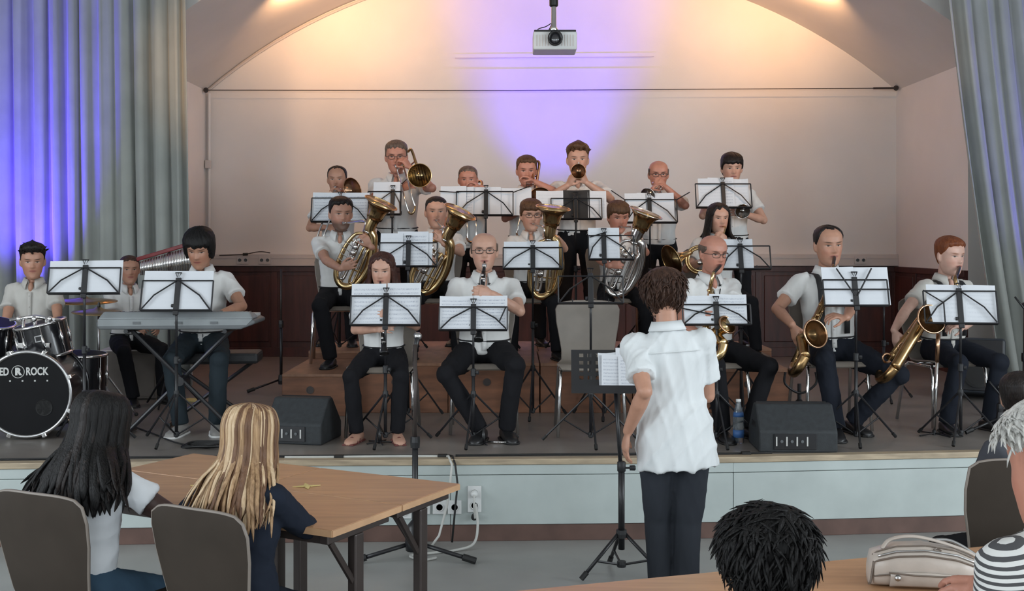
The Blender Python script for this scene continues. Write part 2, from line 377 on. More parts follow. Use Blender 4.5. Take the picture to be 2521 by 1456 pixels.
tag(ar.build('arch_cable', M_trunk), 'plaster-coloured cable following the left half of the arch', 'cable')
# stage lamps on ceiling drop poles; the low pair is added wall fill
for (lx, ly, lz), lb in zip(WARM_FILLS+[(-2.3, 6.4, 4.5), (3.5, 6.4, 4.5)], ('low left (added wall fill)', 'low right (added wall fill)', 'high left', 'high right')):
    t = thing('stage_lamp', 'black halogen stage lamp on a ceiling pole, %s of the four' % lb, 'lamp', (lx, ly, lz), group='stage lamps above the stage edge')
    MB().lathe([(.07, .02), (.095, .03), (.095, .16), (.05, .22)], (0, 0, 0), (0, -1, .1), 16).build('housing', M_black, t, smooth=True)
    MB().tube([(-.12, -.09, 0), (-.12, -.09, .14), (.12, -.09, .14), (.12, -.09, 0)], .01, 6).build('yoke', M_steel, t)
    MB().tube([(0, -.09, .14), (0, -.09, 4.79-lz)], .012, 8).build('drop_pole', M_steel, t)
for (lx, ly, lz), lb in zip(HEADS, ('left', 'right')):
    t = thing('vault_lamp', 'small halogen lamp fixed to the vault, %s of the two' % lb, 'lamp', (lx, ly-.14, lz+.05), group='halogen lamps on the vault')
    MB().lathe([(.03, -.05), (.055, -.02), (.05, .0)], (0, 0, 0), (0, 0, 1), 14).build('housing', M_steel, t, smooth=True); MB().tube([(0, -.06, -.04), (0, -.07, .0), (0, -.07, .08)], .01, 8).build('stem', M_steel, t)
# ------------------------------------------------------------------ curtains
def curtain(label, pts_top, pts_bot, z0, z1, nf, amp, seed, zsteps=24):
    r = random.Random(seed); n = nf*8
    ph = np.cumsum([r.uniform(.55, 1.5) for _ in range(nf+1)]); ph = (ph-ph[0])/(ph[-1]-ph[0])
    am = [amp*r.uniform(.55, 1.3) for _ in range(nf+1)]
    sk = [r.uniform(-.25, .25) for _ in range(nf+1)]
    G = []
    for iz in range(zsteps+1):
        t = iz/zsteps; z = lerp(z1, z0, t); row = []
        for k in range(n+1):
            u = k/n; f = interp(u, ph, list(range(nf+1))); i = min(int(f), nf-1)
            a = lerp(am[i], am[min(i+1, nf)], f-i)*(.55+.45*t)
            off = a*math.cos(2*PI*(f+sk[i]*.25*math.sin(t*2.2)))+a*.25*math.sin(4*PI*f+i)
            p0 = Vector(pts_top[0]).lerp(Vector(pts_top[1]), u); p1 = Vector(pts_bot[0]).lerp(Vector(pts_bot[1]), u)
            p = p0.lerp(p1, t**1.3); dr = Vector(pts_top[1])-Vector(pts_top[0]); nn = Vector((dr.y, -dr.x)).normalized()
            row.append((p.x+nn.x*off+.01*math.sin(9*u*nf+t*3), p.y+nn.y*off, z))
        G.append(row)
    b = MB(); b.grid(G); o = b.build('curtain', M_curtain, smooth=True)
    s = o.modifiers.new('solid', 'SOLIDIFY'); s.thickness = .006
    return tag(o, label, 'curtain', 'stage curtains')
curtain('long grey pleated curtain behind the drum kit, lit blue', ((-5.6, 9.62), (-2.80, 9.72)), ((-5.6, 9.62), (-2.72, 9.72)), S+.02, 4.75, 21, .075, 3)
curtain('long grey pleated curtain at the right end of the stage', ((3.56, 9.55), (5.9, 9.35)), ((4.10, 9.55), (6.2, 9.35)), S+.02, 4.75, 17, .075, 11)
# ------------------------------------------------------------------ riser
def riser_box(label, x0, x1, y0, y1, h, nb=1):
    rs = thing('riser_box', label, 'platform', ((x0+x1)/2, y0, S), group='plywood riser boxes'); w = x1-x0; d = y1-y0
    for i in range(nb):
        a = -w/2+w*i/nb; c = -w/2+w*(i+1)/nb
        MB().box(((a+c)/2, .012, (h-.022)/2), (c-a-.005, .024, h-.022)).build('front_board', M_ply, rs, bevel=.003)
        MB().lathe([(.026, 0), (.028, .004), (.022, .004), (.022, -.001)], ((a+c)/2-.05, -.002, h*.62), (0, -1, 0), 14).build('grip_hole', M_legbrown, rs)
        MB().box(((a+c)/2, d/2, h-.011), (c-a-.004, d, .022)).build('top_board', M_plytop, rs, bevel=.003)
    for x in (-w/2+.012, w/2-.012): MB().box((x, d/2+.012, (h-.022)/2), (.024, d-.03, h-.022)).build('side_board', M_ply, rs, bevel=.003)
    MB().box((0, d-.012, (h-.022)/2), (w-.05, .024, h-.022)).build('back_board', M_ply, rs)
riser_box('low plywood riser box at the left end of the second row', -1.64, -1.135, 8.1, 9.2, .30)
riser_box('long plywood riser front behind the two clarinet players', -1.13, .20, 8.26, 9.2, .36, 2)
riser_box('long plywood riser front behind the empty beige chair', .205, 1.545, 8.26, 9.2, .36, 2)
riser_box('low plywood riser box beside the tenor saxophone player', 1.55, 2.08, 8.5, 9.4, .29)
riser_box('rear plywood riser under the standing trombone player', -1.65, -.41, 9.21, 10.12, .36, 2)
riser_box('rear plywood riser under the middle of the back row', -.405, .835, 9.21, 10.12, .36, 2)
riser_box('rear plywood riser under the right end of the back row', .84, 2.15, 9.41, 10.12, .36, 2)
# ------------------------------------------------------------------ projector
pj = thing('projector', 'white ceiling projector with dark lens hanging on a silver pole', 'projector', W(1365, 107, 9.2))
MB().box((0, 0, 0), (.35, .28, .145)).build('body', M_white, pj, bevel=.012)
MB().box((0, 0, .078), (.335, .27, .016)).build('mount_plate', M_black, pj, bevel=.004)
MB().lathe([(.058, 0), (.06, .05), (.05, .055), (.042, .02)], (0, -.135, .012), (0, -1, 0), 24).build('lens_barrel', M_black, pj, smooth=True)
MB().ball((0, -.155, .012), (.042, .012, .042)).build('lens', M_glass, pj, smooth=True)
MB().lathe([(.05, .085), (.022, .14), (.020, .5), (.020, 1.36)], (-.005, .02, 0), (0, 0, 1), 16).build('pole', M_chrome, pj, smooth=True)
MB().lathe([(.028, .30), (.036, .31), (.036, .375), (.028, .385)], (-.005, .02, 0), (0, 0, 1), 12).build('clamp', M_black, pj)
MB().tube(spline([(-.14, .02, .085), (-.13, .02, .12), (-.07, .02, .14), (-.02, .02, .17)]), .004, 6).build('cable', M_soot, pj)
MB().tube(spline([(-.08, .02, .085), (-.05, .02, .105), (-.025, .02, .15)]), .004, 6).build('cable', M_soot, pj)
for x in (-.10, .10):
    for k in range(5): MB().box((x+(k-2)*.022, -.1415, 0.0), (.006, .004, .09)).build('vent_slat', M_trunk, pj)
MB().lathe([(.09, 0), (.09, .03)], (-.005, .02, 1.35), (0, 0, 1), 16).build('ceiling_plate', M_white, pj)
# ------------------------------------------------------------------ people: skin, cloth, hair
def skin_mat(name, col, beard=0.0, beardcol=(.03, .02, .015), lip=(.30, .085, .07)):
    m = mat(name, col, .5, var=.05, scale=22, bump=.03, bscale=120); nt = m.node_tree; b = nt.nodes['Principled BSDF']
    b.inputs['Subsurface Weight'].default_value = .06; b.inputs['Subsurface Radius'].default_value = (.012, .005, .003)
    src = b.inputs['Base Color'].links[0].from_socket
    at = nt.nodes.new('ShaderNodeAttribute'); at.attribute_name = 'hp'; sp = nt.nodes.new('ShaderNodeSeparateXYZ'); nt.links.new(at.outputs['Vector'], sp.inputs[0])
    def mth(op, a, bb=None):
        k = nt.nodes.new('ShaderNodeMath'); k.operation = op
        for i, q in enumerate((a, bb)):
            if q is None: continue
            if isinstance(q, (int, float)): k.inputs[i].default_value = q
            else: nt.links.new(q, k.inputs[i])
        return k.outputs[0]
    x, y, z = sp.outputs; ax = mth('ABSOLUTE', x); front = mth('MULTIPLY', mth('LESS_THAN', y, -.045), mth('GREATER_THAN', y, -.16))
    def ell(cx, cz, a, c, xs=ax, tilt=0.0, soft=.25):
        dx = mth('SUBTRACT', xs, cx); dz = mth('SUBTRACT', mth('SUBTRACT', z, cz), mth('MULTIPLY', dx, tilt))
        d = mth('SQRT', mth('ADD', mth('POWER', mth('DIVIDE', mth('ABSOLUTE', dx), a), 2.0), mth('POWER', mth('DIVIDE', mth('ABSOLUTE', dz), c), 2.0)))
        r = nt.nodes.new('ShaderNodeMapRange'); nt.links.new(d, r.inputs[0]); r.inputs[1].default_value = 1+soft; r.inputs[2].default_value = 1-soft
        return mth('MULTIPLY', r.outputs[0], front)
    def over(base, fac, c):
        mx = nt.nodes.new('ShaderNodeMix'); mx.data_type = 'RGBA'; nt.links.new(fac, mx.inputs[0]); nt.links.new(base, mx.inputs[6]); mx.inputs[7].default_value = tuple(c)+(1,); return mx.outputs[2]
    c = src
    c = over(c, mth('MULTIPLY', ell(.040, .088, .024, .022, soft=.9), .35), (min(1, col[0]*1.08), col[1]*.72, col[2]*.66))     # cheeks
    if beard:
        r = nt.nodes.new('ShaderNodeMapRange'); nt.links.new(z, r.inputs[0]); r.inputs[1].default_value = .085; r.inputs[2].default_value = .055
        r2 = nt.nodes.new('ShaderNodeMapRange'); nt.links.new(z, r2.inputs[0]); r2.inputs[1].default_value = -.03; r2.inputs[2].default_value = -.005
        fr = mth('MULTIPLY', mth('LESS_THAN', y, .012), mth('GREATER_THAN', y, -.16))
        c = over(c, mth('MULTIPLY', mth('MULTIPLY', mth('MULTIPLY', r.outputs[0], r2.outputs[0]), fr), beard), beardcol)
    c = over(c, mth('MULTIPLY', ell(.0, .066, .024, .0085), .75), lip)
    c = over(c, mth('MULTIPLY', ell(.0, .0665, .022, .0014, soft=.4), .8), (.06, .015, .012))
    c = over(c, mth('MULTIPLY', ell(.031, .1272, .0145, .0034), .75), (.46, .40, .36))
    c = over(c, ell(.031, .1272, .0066, .0040), (.035, .022, .015))
    c = over(c, mth('MULTIPLY', ell(.031, .1318, .0165, .0026, tilt=.04, soft=.5), .9), (.03, .018, .014))
    c = over(c, mth('MULTIPLY', ell(.032, .1475, .0200, .0036, tilt=.10, soft=.45), .8), beardcol)
    nt.links.new(c, b.inputs['Base Color']); return m
SK_FAIR = skin_mat('skin_fair', (.50, .285, .205)); SK_MID = skin_mat('skin_mid', (.43, .225, .150)); SK_RUDDY = skin_mat('skin_ruddy', (.47, .215, .150))
SK_TAN = skin_mat('skin_tan', (.38, .195, .125)); SK_DARK = skin_mat('skin_dark', (.055, .026, .020)); SK_BEARD = skin_mat('skin_beard', (.44, .235, .165), .72)
SK_PALE = skin_mat('skin_pale', (.54, .335, .265), beardcol=(.20, .07, .03))
def cloth(name, col, fold=.5, **k): return mat(name, col, .9, var=.04, scale=6, bump=fold, bscale=7, stretch=(1.6, 1.6, .7), sheen=.15 if col[0] > .2 else 0.0, spec=.5 if col[0] > .2 else .15, **k)
C_WHITE = cloth('white_cotton', (.64, .64, .625), .55); C_WHITE2 = cloth('white_poplin', (.62, .645, .65), .5); C_CREAM = cloth('offwhite_cotton', (.50, .485, .45), .55)
C_BLACK = cloth('black_trousers', (.0105, .0105, .0125), .5); C_NAVY = cloth('navy_trousers', (.0125, .015, .022), .5); C_JEANS = cloth('dark_jeans', (.020, .028, .034), .6)
C_GJEANS = cloth('charcoal_jeans', (.030, .034, .042), .6); C_DENIM = cloth('blue_denim', (.045, .085, .13), .6); C_TEE = cloth('white_jersey', (.74, .77, .80), .6)
C_NAVYTOP = cloth('navy_jersey', (.012, .016, .026), .5); C_GREYTOP = cloth('slate_jersey', (.055, .057, .066), .5)
C_SHOE = mat('black_shoe_leather', (.013, .013, .014), .4, var=.1); C_SNEAK = mat('grey_sneaker', (.26, .25, .235), .7, var=.08); C_SANDAL = mat('red_brown_sandal', (.14, .035, .03), .6, var=.1)
C_STRAP = mat('black_webbing', (.010, .010, .011), .7, var=.1)
def stripe_mat():
    m = mat('striped_shirt', (.60, .60, .58), .85, var=.03); nt = m.node_tree; b = nt.nodes['Principled BSDF']; src = b.inputs['Base Color'].links[0].from_socket
    tc = nt.nodes.new('ShaderNodeAttribute'); tc.attribute_name = 'stripe'
    k = nt.nodes.new('ShaderNodeMath'); k.operation = 'FRACT'; nt.links.new(tc.outputs['Fac'], k.inputs[0])
    g = nt.nodes.new('ShaderNodeMath'); g.operation = 'GREATER_THAN'; g.inputs[1].default_value = .52; nt.links.new(k.outputs[0], g.inputs[0])
    mx = nt.nodes.new('ShaderNodeMix'); mx.data_type = 'RGBA'; nt.links.new(g.outputs[0], mx.inputs[0]); nt.links.new(src, mx.inputs[6]); mx.inputs[7].default_value = (.055, .055, .058, 1)
    nt.links.new(mx.outputs[2], b.inputs['Base Color']); return m
C_STRIPE = stripe_mat()
def hair_mat(name, c, c2, rough=.45): return mat(name, c, rough, col2=c2, scale=26, stretch=(3.2, 3.2, .35), bump=.5, bscale=60, spec=.22)
H_BROWN = hair_mat('hair_brown', (.068, .034, .022), (.028, .014, .010)); H_DARK = hair_mat('hair_dark', (.018, .013, .011), (.008, .006, .006)); H_BLACK = hair_mat('hair_black', (.008, .007, .007), (.003, .003, .003), .55)
H_LBROWN = hair_mat('hair_light_brown', (.115, .058, .030), (.055, .027, .014)); H_GINGER = hair_mat('hair_ginger', (.20, .062, .022), (.11, .030, .012)); H_GREY = hair_mat('hair_grey', (.16, .115, .09), (.075, .05, .038))
H_WHITE = hair_mat('hair_white', (.58, .57, .53), (.36, .35, .33)); H_REDB = hair_mat('hair_red_brown', (.070, .028, .020), (.028, .012, .010))
H_BLONDE = hair_mat('hair_blonde', (.42, .27, .145), (.20, .115, .06)); H_BLONDE2 = hair_mat('hair_blonde_light', (.62, .47, .31), (.45, .31, .18)); H_BLONDE3 = hair_mat('hair_blonde_dark', (.17, .09, .05), (.10, .05, .028))
# ---- head surface: z measured from the chin (0) to the crown (.235); face looks along -Y
HZ = [.0, .008, .022, .042, .07, .10, .13, .155, .18, .203, .219, .230, .235]
HW = [.014, .034, .049, .059, .066, .0715, .0755, .0775, .0765, .0685, .053, .031, .003]
HF = [.072, .083, .090, .0915, .0925, .0915, .0875, .0915, .087, .072, .052, .026, .000]
HB = [-.030, -.012, .004, .022, .046, .070, .087, .0945, .094, .081, .063, .040, .014]
def shash(s): return sum(ord(c)*(i*7+3) for i, c in enumerate(s))
def sm(t, a, b):
    t = np.clip((t-a)/(b-a), 0, 1); return t*t*(3-2*t)
def head_pt(z, th, female=False):
    """z array, th angle array (0 = face, +pi/2 = +X)"""
    w = np.interp(z, HZ, HW); f = np.interp(z, HZ, HF); bk = np.interp(z, HZ, HB)
    c = np.cos(th); s = np.sin(th); e = .86
    x = w*np.sign(s)*np.abs(s)**e; cc = np.sign(c)*np.abs(c)**e
    mid = 0.0; y = np.where(c > 0, -(f-mid)*cc, (bk+mid)*(-cc)); y = np.where((c <= 0) & (bk < 0), bk*(-cc), y)
    # face relief
    g = lambda cx, cz, sx, sz: np.exp(-((np.abs(x)-cx)/sx)**2-((z-cz)/sz)**2)*(c > 0)
    g0 = lambda cz, sx, sz: np.exp(-(x/sx)**2-((z-cz)/sz)**2)*(c > 0)
    y = y-.020*g0(.097, .0115, .013)-.0095*g0(.117, .009, .018)-.006*g(.010, .094, .006, .007)
    y = y+.0085*g(.031, .128, .016, .011)-.004*g(.030, .150, .020, .008)
    y = y-.0045*g0(.070, .020, .006)-.004*g0(.060, .018, .006)+.003*g0(.0655, .022, .0025)-.006*g0(.018, .020, .014)-.003*g(.040, .092, .018, .016)
    return x, y, z
def head_mesh(b, M, sc_, nz=44, nt=56):
    t = np.linspace(0, 1, nz); zz = .235*(.5-.5*np.cos(PI*t)); zz = .55*zz+.45*.235*t; th = np.linspace(0, 2*PI, nt, endpoint=False)
    Z, T = np.meshgrid(zz, th, indexing='ij'); x, y, z = head_pt(Z, T); P = np.stack([x, y, z], -1).reshape(-1, 3)*sc_
    vs = [M @ Vector(p) for p in P]; fs = [(i*nt+k, i*nt+(k+1) % nt, (i+1)*nt+(k+1) % nt, (i+1)*nt+k) for i in range(nz-1) for k in range(nt)]
    fs += [tuple(range(nt-1, -1, -1)), tuple((nz-1)*nt+k for k in range(nt))]; b.add(vs, fs)
    for s in (-1, 1):                                     # ears
        R = M.to_3x3() @ Matrix.Rotation(s*.35, 3, 'Z') @ Matrix.Rotation(-.15, 3, 'X')
        b.ball(M @ Vector((s*.0795*sc_, .012*sc_, .118*sc_)), (.0085*sc_, .019*sc_, .031*sc_), R, 12, 10)
        b.ball(M @ Vector((s*.0765*sc_, .004*sc_, .094*sc_)), (.007*sc_, .009*sc_, .012*sc_), R, 8, 6)
def hair_shell(style, M, sc_, seed=0, nz=40, nt=72):
    r = np.random.default_rng(seed)
    t = np.linspace(0, 1, nz); zz = .012+(.235-.012)*np.sin(t*PI/2)**1.0; th = np.linspace(-PI, PI, nt, endpoint=False)
    Z, T = np.meshgrid(zz, th, indexing='ij'); x, y, z = head_pt(Z, T)
    a = np.degrees(np.abs(T))
    st = dict(short=([0, 35, 55, 72, 88, 104, 130, 180], [.190, .186, .176, .150, .112, .098, .060, .048], .017, .007),
              crop=([0, 35, 55, 72, 88, 104, 130, 180], [.196, .190, .180, .150, .108, .096, .062, .050], .009, .0045),
              fringe=([0, 35, 55, 72, 88, 104, 130, 180], [.160, .163, .158, .140, .105, .090, .055, .045], .021, .012),
              bowl=([0, 30, 50, 66, 84, 104, 130, 180], [.158, .160, .150, .085, .060, .060, .040, .030], .026, .021),
              receding=([0, 18, 38, 56, 72, 88, 104, 130, 180], [.207, .216, .218, .196, .155, .112, .098, .060, .048], .010, .006),
              bald=([0, 30, 58, 70, 86, 104, 130, 180], [.30, .30, .30, .150, .110, .098, .062, .05], .009, .0085),
              long=([0, 25, 45, 62, 84, 104, 130, 180], [.206, .200, .172, .120, .040, .02, .02, .02], .014, .012),
              quiff=([0, 35, 55, 72, 88, 104, 130, 180], [.192, .190, .180, .150, .108, .096, .060, .048], .026, .005),
              ear=([0, 35, 60, 76, 84, 98, 108, 130, 180], [.185, .180, .168, .152, .156, .152, .09, .045, .03], .022, .016),
              nape=([0, 35, 55, 72, 88, 104, 130, 180], [.180, .176, .166, .140, .095, .080, .040, .022], .024, .017),
              full=([0, 35, 60, 80, 92, 110, 130, 180], [.185, .18, .165, .13, .085, .055, .030, .016], .022, .018))[style]
    hl = np.interp(a, st[0], st[1])
    for k in range(5):
        w_, p_ = int(r.integers(5, 19)), r.uniform(0, 6.3); hl = hl+.0024*np.sin(T*w_+p_)
    m = sm(Z-hl, -.004, .018 if style in ('short', 'crop', 'receding', 'quiff') else .010)
    if style == 'bald': m = m*(1-sm(Z, .162+.0*Z, .184))
    top = sm(Z, .15, .215); t_ = st[2]*top+st[3]*(1-top)
    nzn = np.zeros_like(Z)
    for k in range(7):
        fx, fz, p = r.uniform(6, 22), r.uniform(20, 90), r.uniform(0, 6.3); nzn += np.sin(T*np.round(fx)+Z*fz+p)*.5
    nzn /= 3; t_ = t_*(1+.16*nzn)
    if style in ('quiff',): t_ = t_+.016*sm(Z, .19, .22)*np.exp(-(a/55)**2)
    if style == 'receding': t_ = t_*(1-.5*np.exp(-(a/50)**2)*sm(Z, .19, .23))
    P = np.stack([x, y, z], -1); C = np.array([0, .0, .125]); D = P-C; D /= np.linalg.norm(D, axis=2, keepdims=True)
    P = (P+D*(m*t_-(1-m)*.010)[..., None])*sc_
    b = MB(); Q = P.reshape(-1, 3); vs = [M @ Vector(p) for p in Q]; fs = [(i*nt+k, i*nt+(k+1) % nt, (i+1)*nt+(k+1) % nt, (i+1)*nt+k) for i in range(nz-1) for k in range(nt)]
    fs += [tuple(range(nt-1, -1, -1)), tuple((nz-1)*nt+k for k in range(nt))]; b.add(vs, fs); return b
def remesh(b, voxel, smooth_it=2, fac=.5):
    me = b.mesh('tmp'); bm = bmesh.new(); bm.from_mesh(me); bmesh.ops.recalc_face_normals(bm, faces=bm.faces); bm.to_mesh(me); bm.free()
    o = bpy.data.objects.new('tmp', me); COL.objects.link(o); md = o.modifiers.new('r', 'REMESH'); md.mode = 'VOXEL'; md.voxel_size = voxel; md.use_smooth_shade = True
    dg = bpy.context.evaluated_depsgraph_get(); me2 = bpy.data.meshes.new_from_object(o.evaluated_get(dg), depsgraph=dg)
    bpy.data.objects.remove(o); bpy.data.meshes.remove(me)
    n = len(me2.vertices); co = np.empty(n*3); me2.vertices.foreach_get('co', co); co = co.reshape(-1, 3)
    e = np.empty(len(me2.edges)*2, int); me2.edges.foreach_get('vertices', e); e = e.reshape(-1, 2)
    deg = np.bincount(e.ravel(), minlength=n).astype(float)[:, None]+1e-9
    for _ in range(smooth_it):
        acc = np.zeros_like(co); np.add.at(acc, e[:, 0], co[e[:, 1]]); np.add.at(acc, e[:, 1], co[e[:, 0]]); co = co*(1-fac)+acc/deg*fac
    return me2, co
def setco(me, co):
    me.vertices.foreach_set('co', co.ravel()); me.update()
    me.polygons.foreach_set('use_smooth', [True]*len(me.polygons))
def folds(co, me, amp, seed, freq=(16, 10, 9)):
    r = np.random.default_rng(seed); nrm = np.empty(len(co)*3); me.vertices.foreach_set('co', co.ravel()); me.update(); me.vertices.foreach_get('normal', nrm); nrm = nrm.reshape(-1, 3)
    d = np.zeros(len(co))
    for k in range(6):
        w = r.normal(size=3)*np.array(freq)*(1+.35*k); q = r.uniform(0, 6.3); s_ = np.sin(co@w+q+1.3*np.sin(co@(r.normal(size=3)*7)+q)); d += (1-np.abs(s_))**2/(1+.35*k)
    return co+nrm*((d-d.mean())*amp)[:, None]
def limb(b, pts, rad, n=12):
    b.tube(pts, rad, n)
    for p, r in zip(pts, rad): b.ball(p, r*.995, None, 12, 8)
def ik(Sh, T, a, c, hint):
    d = T-Sh; L = d.length; L2 = min(L, (a+c)*.998); L2 = max(L2, abs(a-c)+.01); dn = d.normalized(); T2 = Sh+dn*L2
    x = (a*a-c*c+L2*L2)/(2*L2); h = math.sqrt(max(a*a-x*x, 0)); hn = hint-dn*hint.dot(dn); hn = hn.normalized() if hn.length > 1e-5 else Vector((0, 0, -1))
    return Sh+dn*x+hn*h, T2
def hand(b, wr, f, n, thumb, k, curl=.55, spread=.10):
    """wrist, finger dir, palm normal, thumb side dir, scale, curl per joint"""
    f = f.normalized(); n = (n-f*n.dot(f)).normalized(); s = f.cross(n)
    if s.dot(thumb) < 0: s = -s
    P = lambda u, v, w: wr+f*(u*k)+s*(v*k)+n*(w*k)
    b.tube([P(-.01, 0, 0), P(.015, 0, 0), P(.05, .003, 0), P(.085, 0, 0), P(.098, 0, 0)], [.024*k, .027*k, .038*k, .040*k, .030*k], 12, flat=.40, up=n)
    for j, (v, L, r) in enumerate(((.031, .072, .0083), (.0105, .080, .0087), (-.0105, .074, .0083), (-.031, .058, .0073))):
        p = P(.088, v, .002); a = 0.0; d0 = f*math.cos(0)+s*(v*spread/.03); pts = [P(.07, v*.9, 0), p]; seg = (.48, .30, .24)
        for q in range(3):
            a += curl*(1.0 if q else .75); dd = (f*math.cos(a)+n*math.sin(a)+s*(v*spread/.03)).normalized(); p = p+dd*(L*seg[q]*k*1.02); pts.append(p)
        limb(b, pts, [r*k*1.02, r*k*1.05, r*k, r*k*.93, r*k*.8], 8)
    tp = [P(.018, .018, .004), P(.045, .040, .012), P(.070, .052, .026+.02*curl), P(.092, .050, .036+.034*curl)]
    limb(b, tp, [.0125*k, .0125*k, .0105*k, .0085*k], 8)
def person(label, loc, yaw=0.0, H=1.0, sit=True, seat=.46, lean=.08, roll=0.0, head=(0, 0, 0), hands=None, feet=None, skin=SK_FAIR, shirt=C_WHITE, pants=C_BLACK, hair=('short', H_BROWN), shoes=C_SHOE,
           glasses=None, belly=0.0, wide=1.0, sleeve=.62, untuck=False, collar=True, extra=None, hs=1.0, vox=.0056, legs=True, group='musicians on the stage', name='person', chest=True, neckless=0.0, knees=None, belt=True, folds_amp=.0045, hood=None):
    """origin on the floor under the pelvis; faces -Y turned by yaw; hands = dict(a=..., b=...) a: -X side, b: +X side (world wrist, elbow hint, finger dir, palm normal, curl)"""
    loc = Vector(loc); root = thing(name, label, 'person', loc, yaw, group); RZi = Matrix.Rotation(-yaw, 3, 'Z')
    def L(p): return RZi @ (Vector(p)-loc)
    k = H; hipz = (seat+.075*k) if sit else .925*k
    hc = Vector((0, 0, hipz)); Rt = (Matrix.Rotation(roll, 3, 'Y') @ Matrix.Rotation(lean, 3, 'X'))
    def T(x, y, z): return hc+Rt @ Vector((x*k, y*k, z*k))
    piv = T(0, -.016, .572-neckless); hy, hp_, hr = head
    Mh = Matrix.Translation(piv) @ (Rt @ Matrix.Rotation(hy, 3, 'Z') @ Matrix.Rotation(hp_, 3, 'X') @ Matrix.Rotation(hr, 3, 'Y')).to_4x4() @ Matrix.Translation((0, -.008*k*hs, -.035*k*hs)); hk = k*hs
    # ---- skin body: head, neck, torso core, arms, hands -- one surface
    b = MB(); head_mesh(b, Mh, hk)
    nt0 = Mh @ Vector((0, .022*hk, .045*hk)); limb(b, [T(0, .012, .455), T(0, .006, .53), nt0], [.050*k, .052*k*(.5+.5*wide), .050*k], 14)
    def ring_loft(bb, secs, n=24, ex=.9):
        vs = []; fs = []
        for (z, w, df, db, yo) in secs:
            for q in range(n):
                a = 2*PI*q/n; c, s_ = math.cos(a), math.sin(a); vs.append(T(w*math.copysign(abs(c)**ex, c), yo+(df if s_ < 0 else db)*math.copysign(abs(s_)**ex, s_), z))
        m_ = len(secs)
        for i in range(m_-1):
            for q in range(n): fs.append((i*n+q, i*n+(q+1) % n, (i+1)*n+(q+1) % n, (i+1)*n+q))
        fs += [tuple(range(n-1, -1, -1)), tuple((m_-1)*n+q for q in range(n))]; bb.add(vs, fs)
    w_ = wide
    ring_loft(b, [(.05, .11*w_, .07, .07, 0), (.2, .11*w_, .07, .07, 0), (.34, .125*w_, .08, .07, 0), (.405, .125*w_, .065, .058, 0), (.44, .085*w_, .05, .045, 0.005), (.47, .055, .045, .045, .008)])
    if chest: b.ball(T(0, -.068, .462), (.022*k, .030*k, .044*k), Rt @ Matrix.Rotation(-.35, 3, 'X'))
    shl = {'a': T(-.168*w_, .008, .428), 'b': T(.168*w_, .008, .428)}; arms = {}
    hands = hands or {}
    for sd, sg in (('a', -1), ('b', 1)):
        hd = hands.get(sd)
        if hd is None: hd = dict(w=None)
        if hd.get('w') is None: wt = T(sg*.24*w_, -.05, -.02) if not sit else T(sg*.13, -.26, .06)
        else: wt = L(hd['w'])
        hint = RZi @ Vector(hd['e']) if 'e' in hd else Vector((sg*.7, .35, -.8))
        el, wr = ik(shl[sd], wt, .285*k, .25*k, hint); arms[sd] = (shl[sd], el, wr)
        limb(b, [shl[sd], shl[sd].lerp(el, .5), el, el.lerp(wr, .3), wr], [.050*k, .045*k, .037*k, .039*k, .0255*k])
        fd = RZi @ Vector(hd['f']) if 'f' in hd else (wr-el).normalized()
        nn = RZi @ Vector(hd['n']) if 'n' in hd else Vector((-sg*.8, -.1, -.5))
        th = RZi @ Vector(hd['t']) if 't' in hd else Vector((-sg*.4, -.5, .8))
        hand(b, wr, fd, nn, th, k*.98, hd.get('c', .5))
    me, co = remesh(b, vox*(.75+.25*k), 2, .45); setco(me, co)
    hpv = (np.c_[co, np.ones(len(co))] @ np.array(Mh.inverted()).T)[:, :3]/hk
    at = me.attributes.new('hp', 'FLOAT_VECTOR', 'POINT'); at.data.foreach_set('vector', hpv.astype(np.float32).ravel())
    link('body', me, skin, root)
    # ---- shirt
    s = MB(); bel = belly
    lo = -.16 if untuck else (-.02 if sit else .02)
    secs = [(lo, .205*w_ if untuck else .150*w_, (.152 if untuck else .118)+bel*.6, .158 if untuck else .118, 0), (.06, (.182 if untuck else .157)*w_, (.135 if untuck else .112)+bel, .140 if untuck else .112, 0), (.16, .152*w_, .112+bel, .108, 0), (.27, .163*w_, .118+bel*.5, .112, 0), (.37, .176*w_, .118, .112, .002), (.42, .172*w_, .104, .100, .006), (.458, .142*w_, .084, .082, .010), (.482, .102*w_, .068, .068, .012), (.500, .072, .056, .058, .012)]
    ring_loft(s, secs)
    for sd in 'ab':
        a, e, w = arms[sd]; dr = (e-a); q = a+dr*sleeve; ins = a+(T(0, .005, .44)-a)*.30
        if sleeve > 1.0:
            q = e+(w-e)*(sleeve-1.0); s.tube([ins, a, e, q], [.070*k, .066*k, .052*k, .046*k], 14); s.ball(e, .052*k)
        else: s.tube([ins, a-dr*.02, a+dr*sleeve*.5, q], [.066*k, .064*k, .063*k, .070*k], 16)
        s.ball(a, .063*k, None, 14, 10)
    me, co = remesh(s, .0105*(.6+.4*k)*(vox/.0056), 2, .5); co = folds(co, me, folds_amp, shash(label) % 9999); setco(me, co)
    if shirt is C_STRIPE:
        sa = me.attributes.new('stripe', 'FLOAT', 'POINT'); sa.data.foreach_set('value', ((co[:, 2]*.94+co[:, 0]*.30)*84).astype(np.float32))
    so = link('shirt', me, shirt, root)
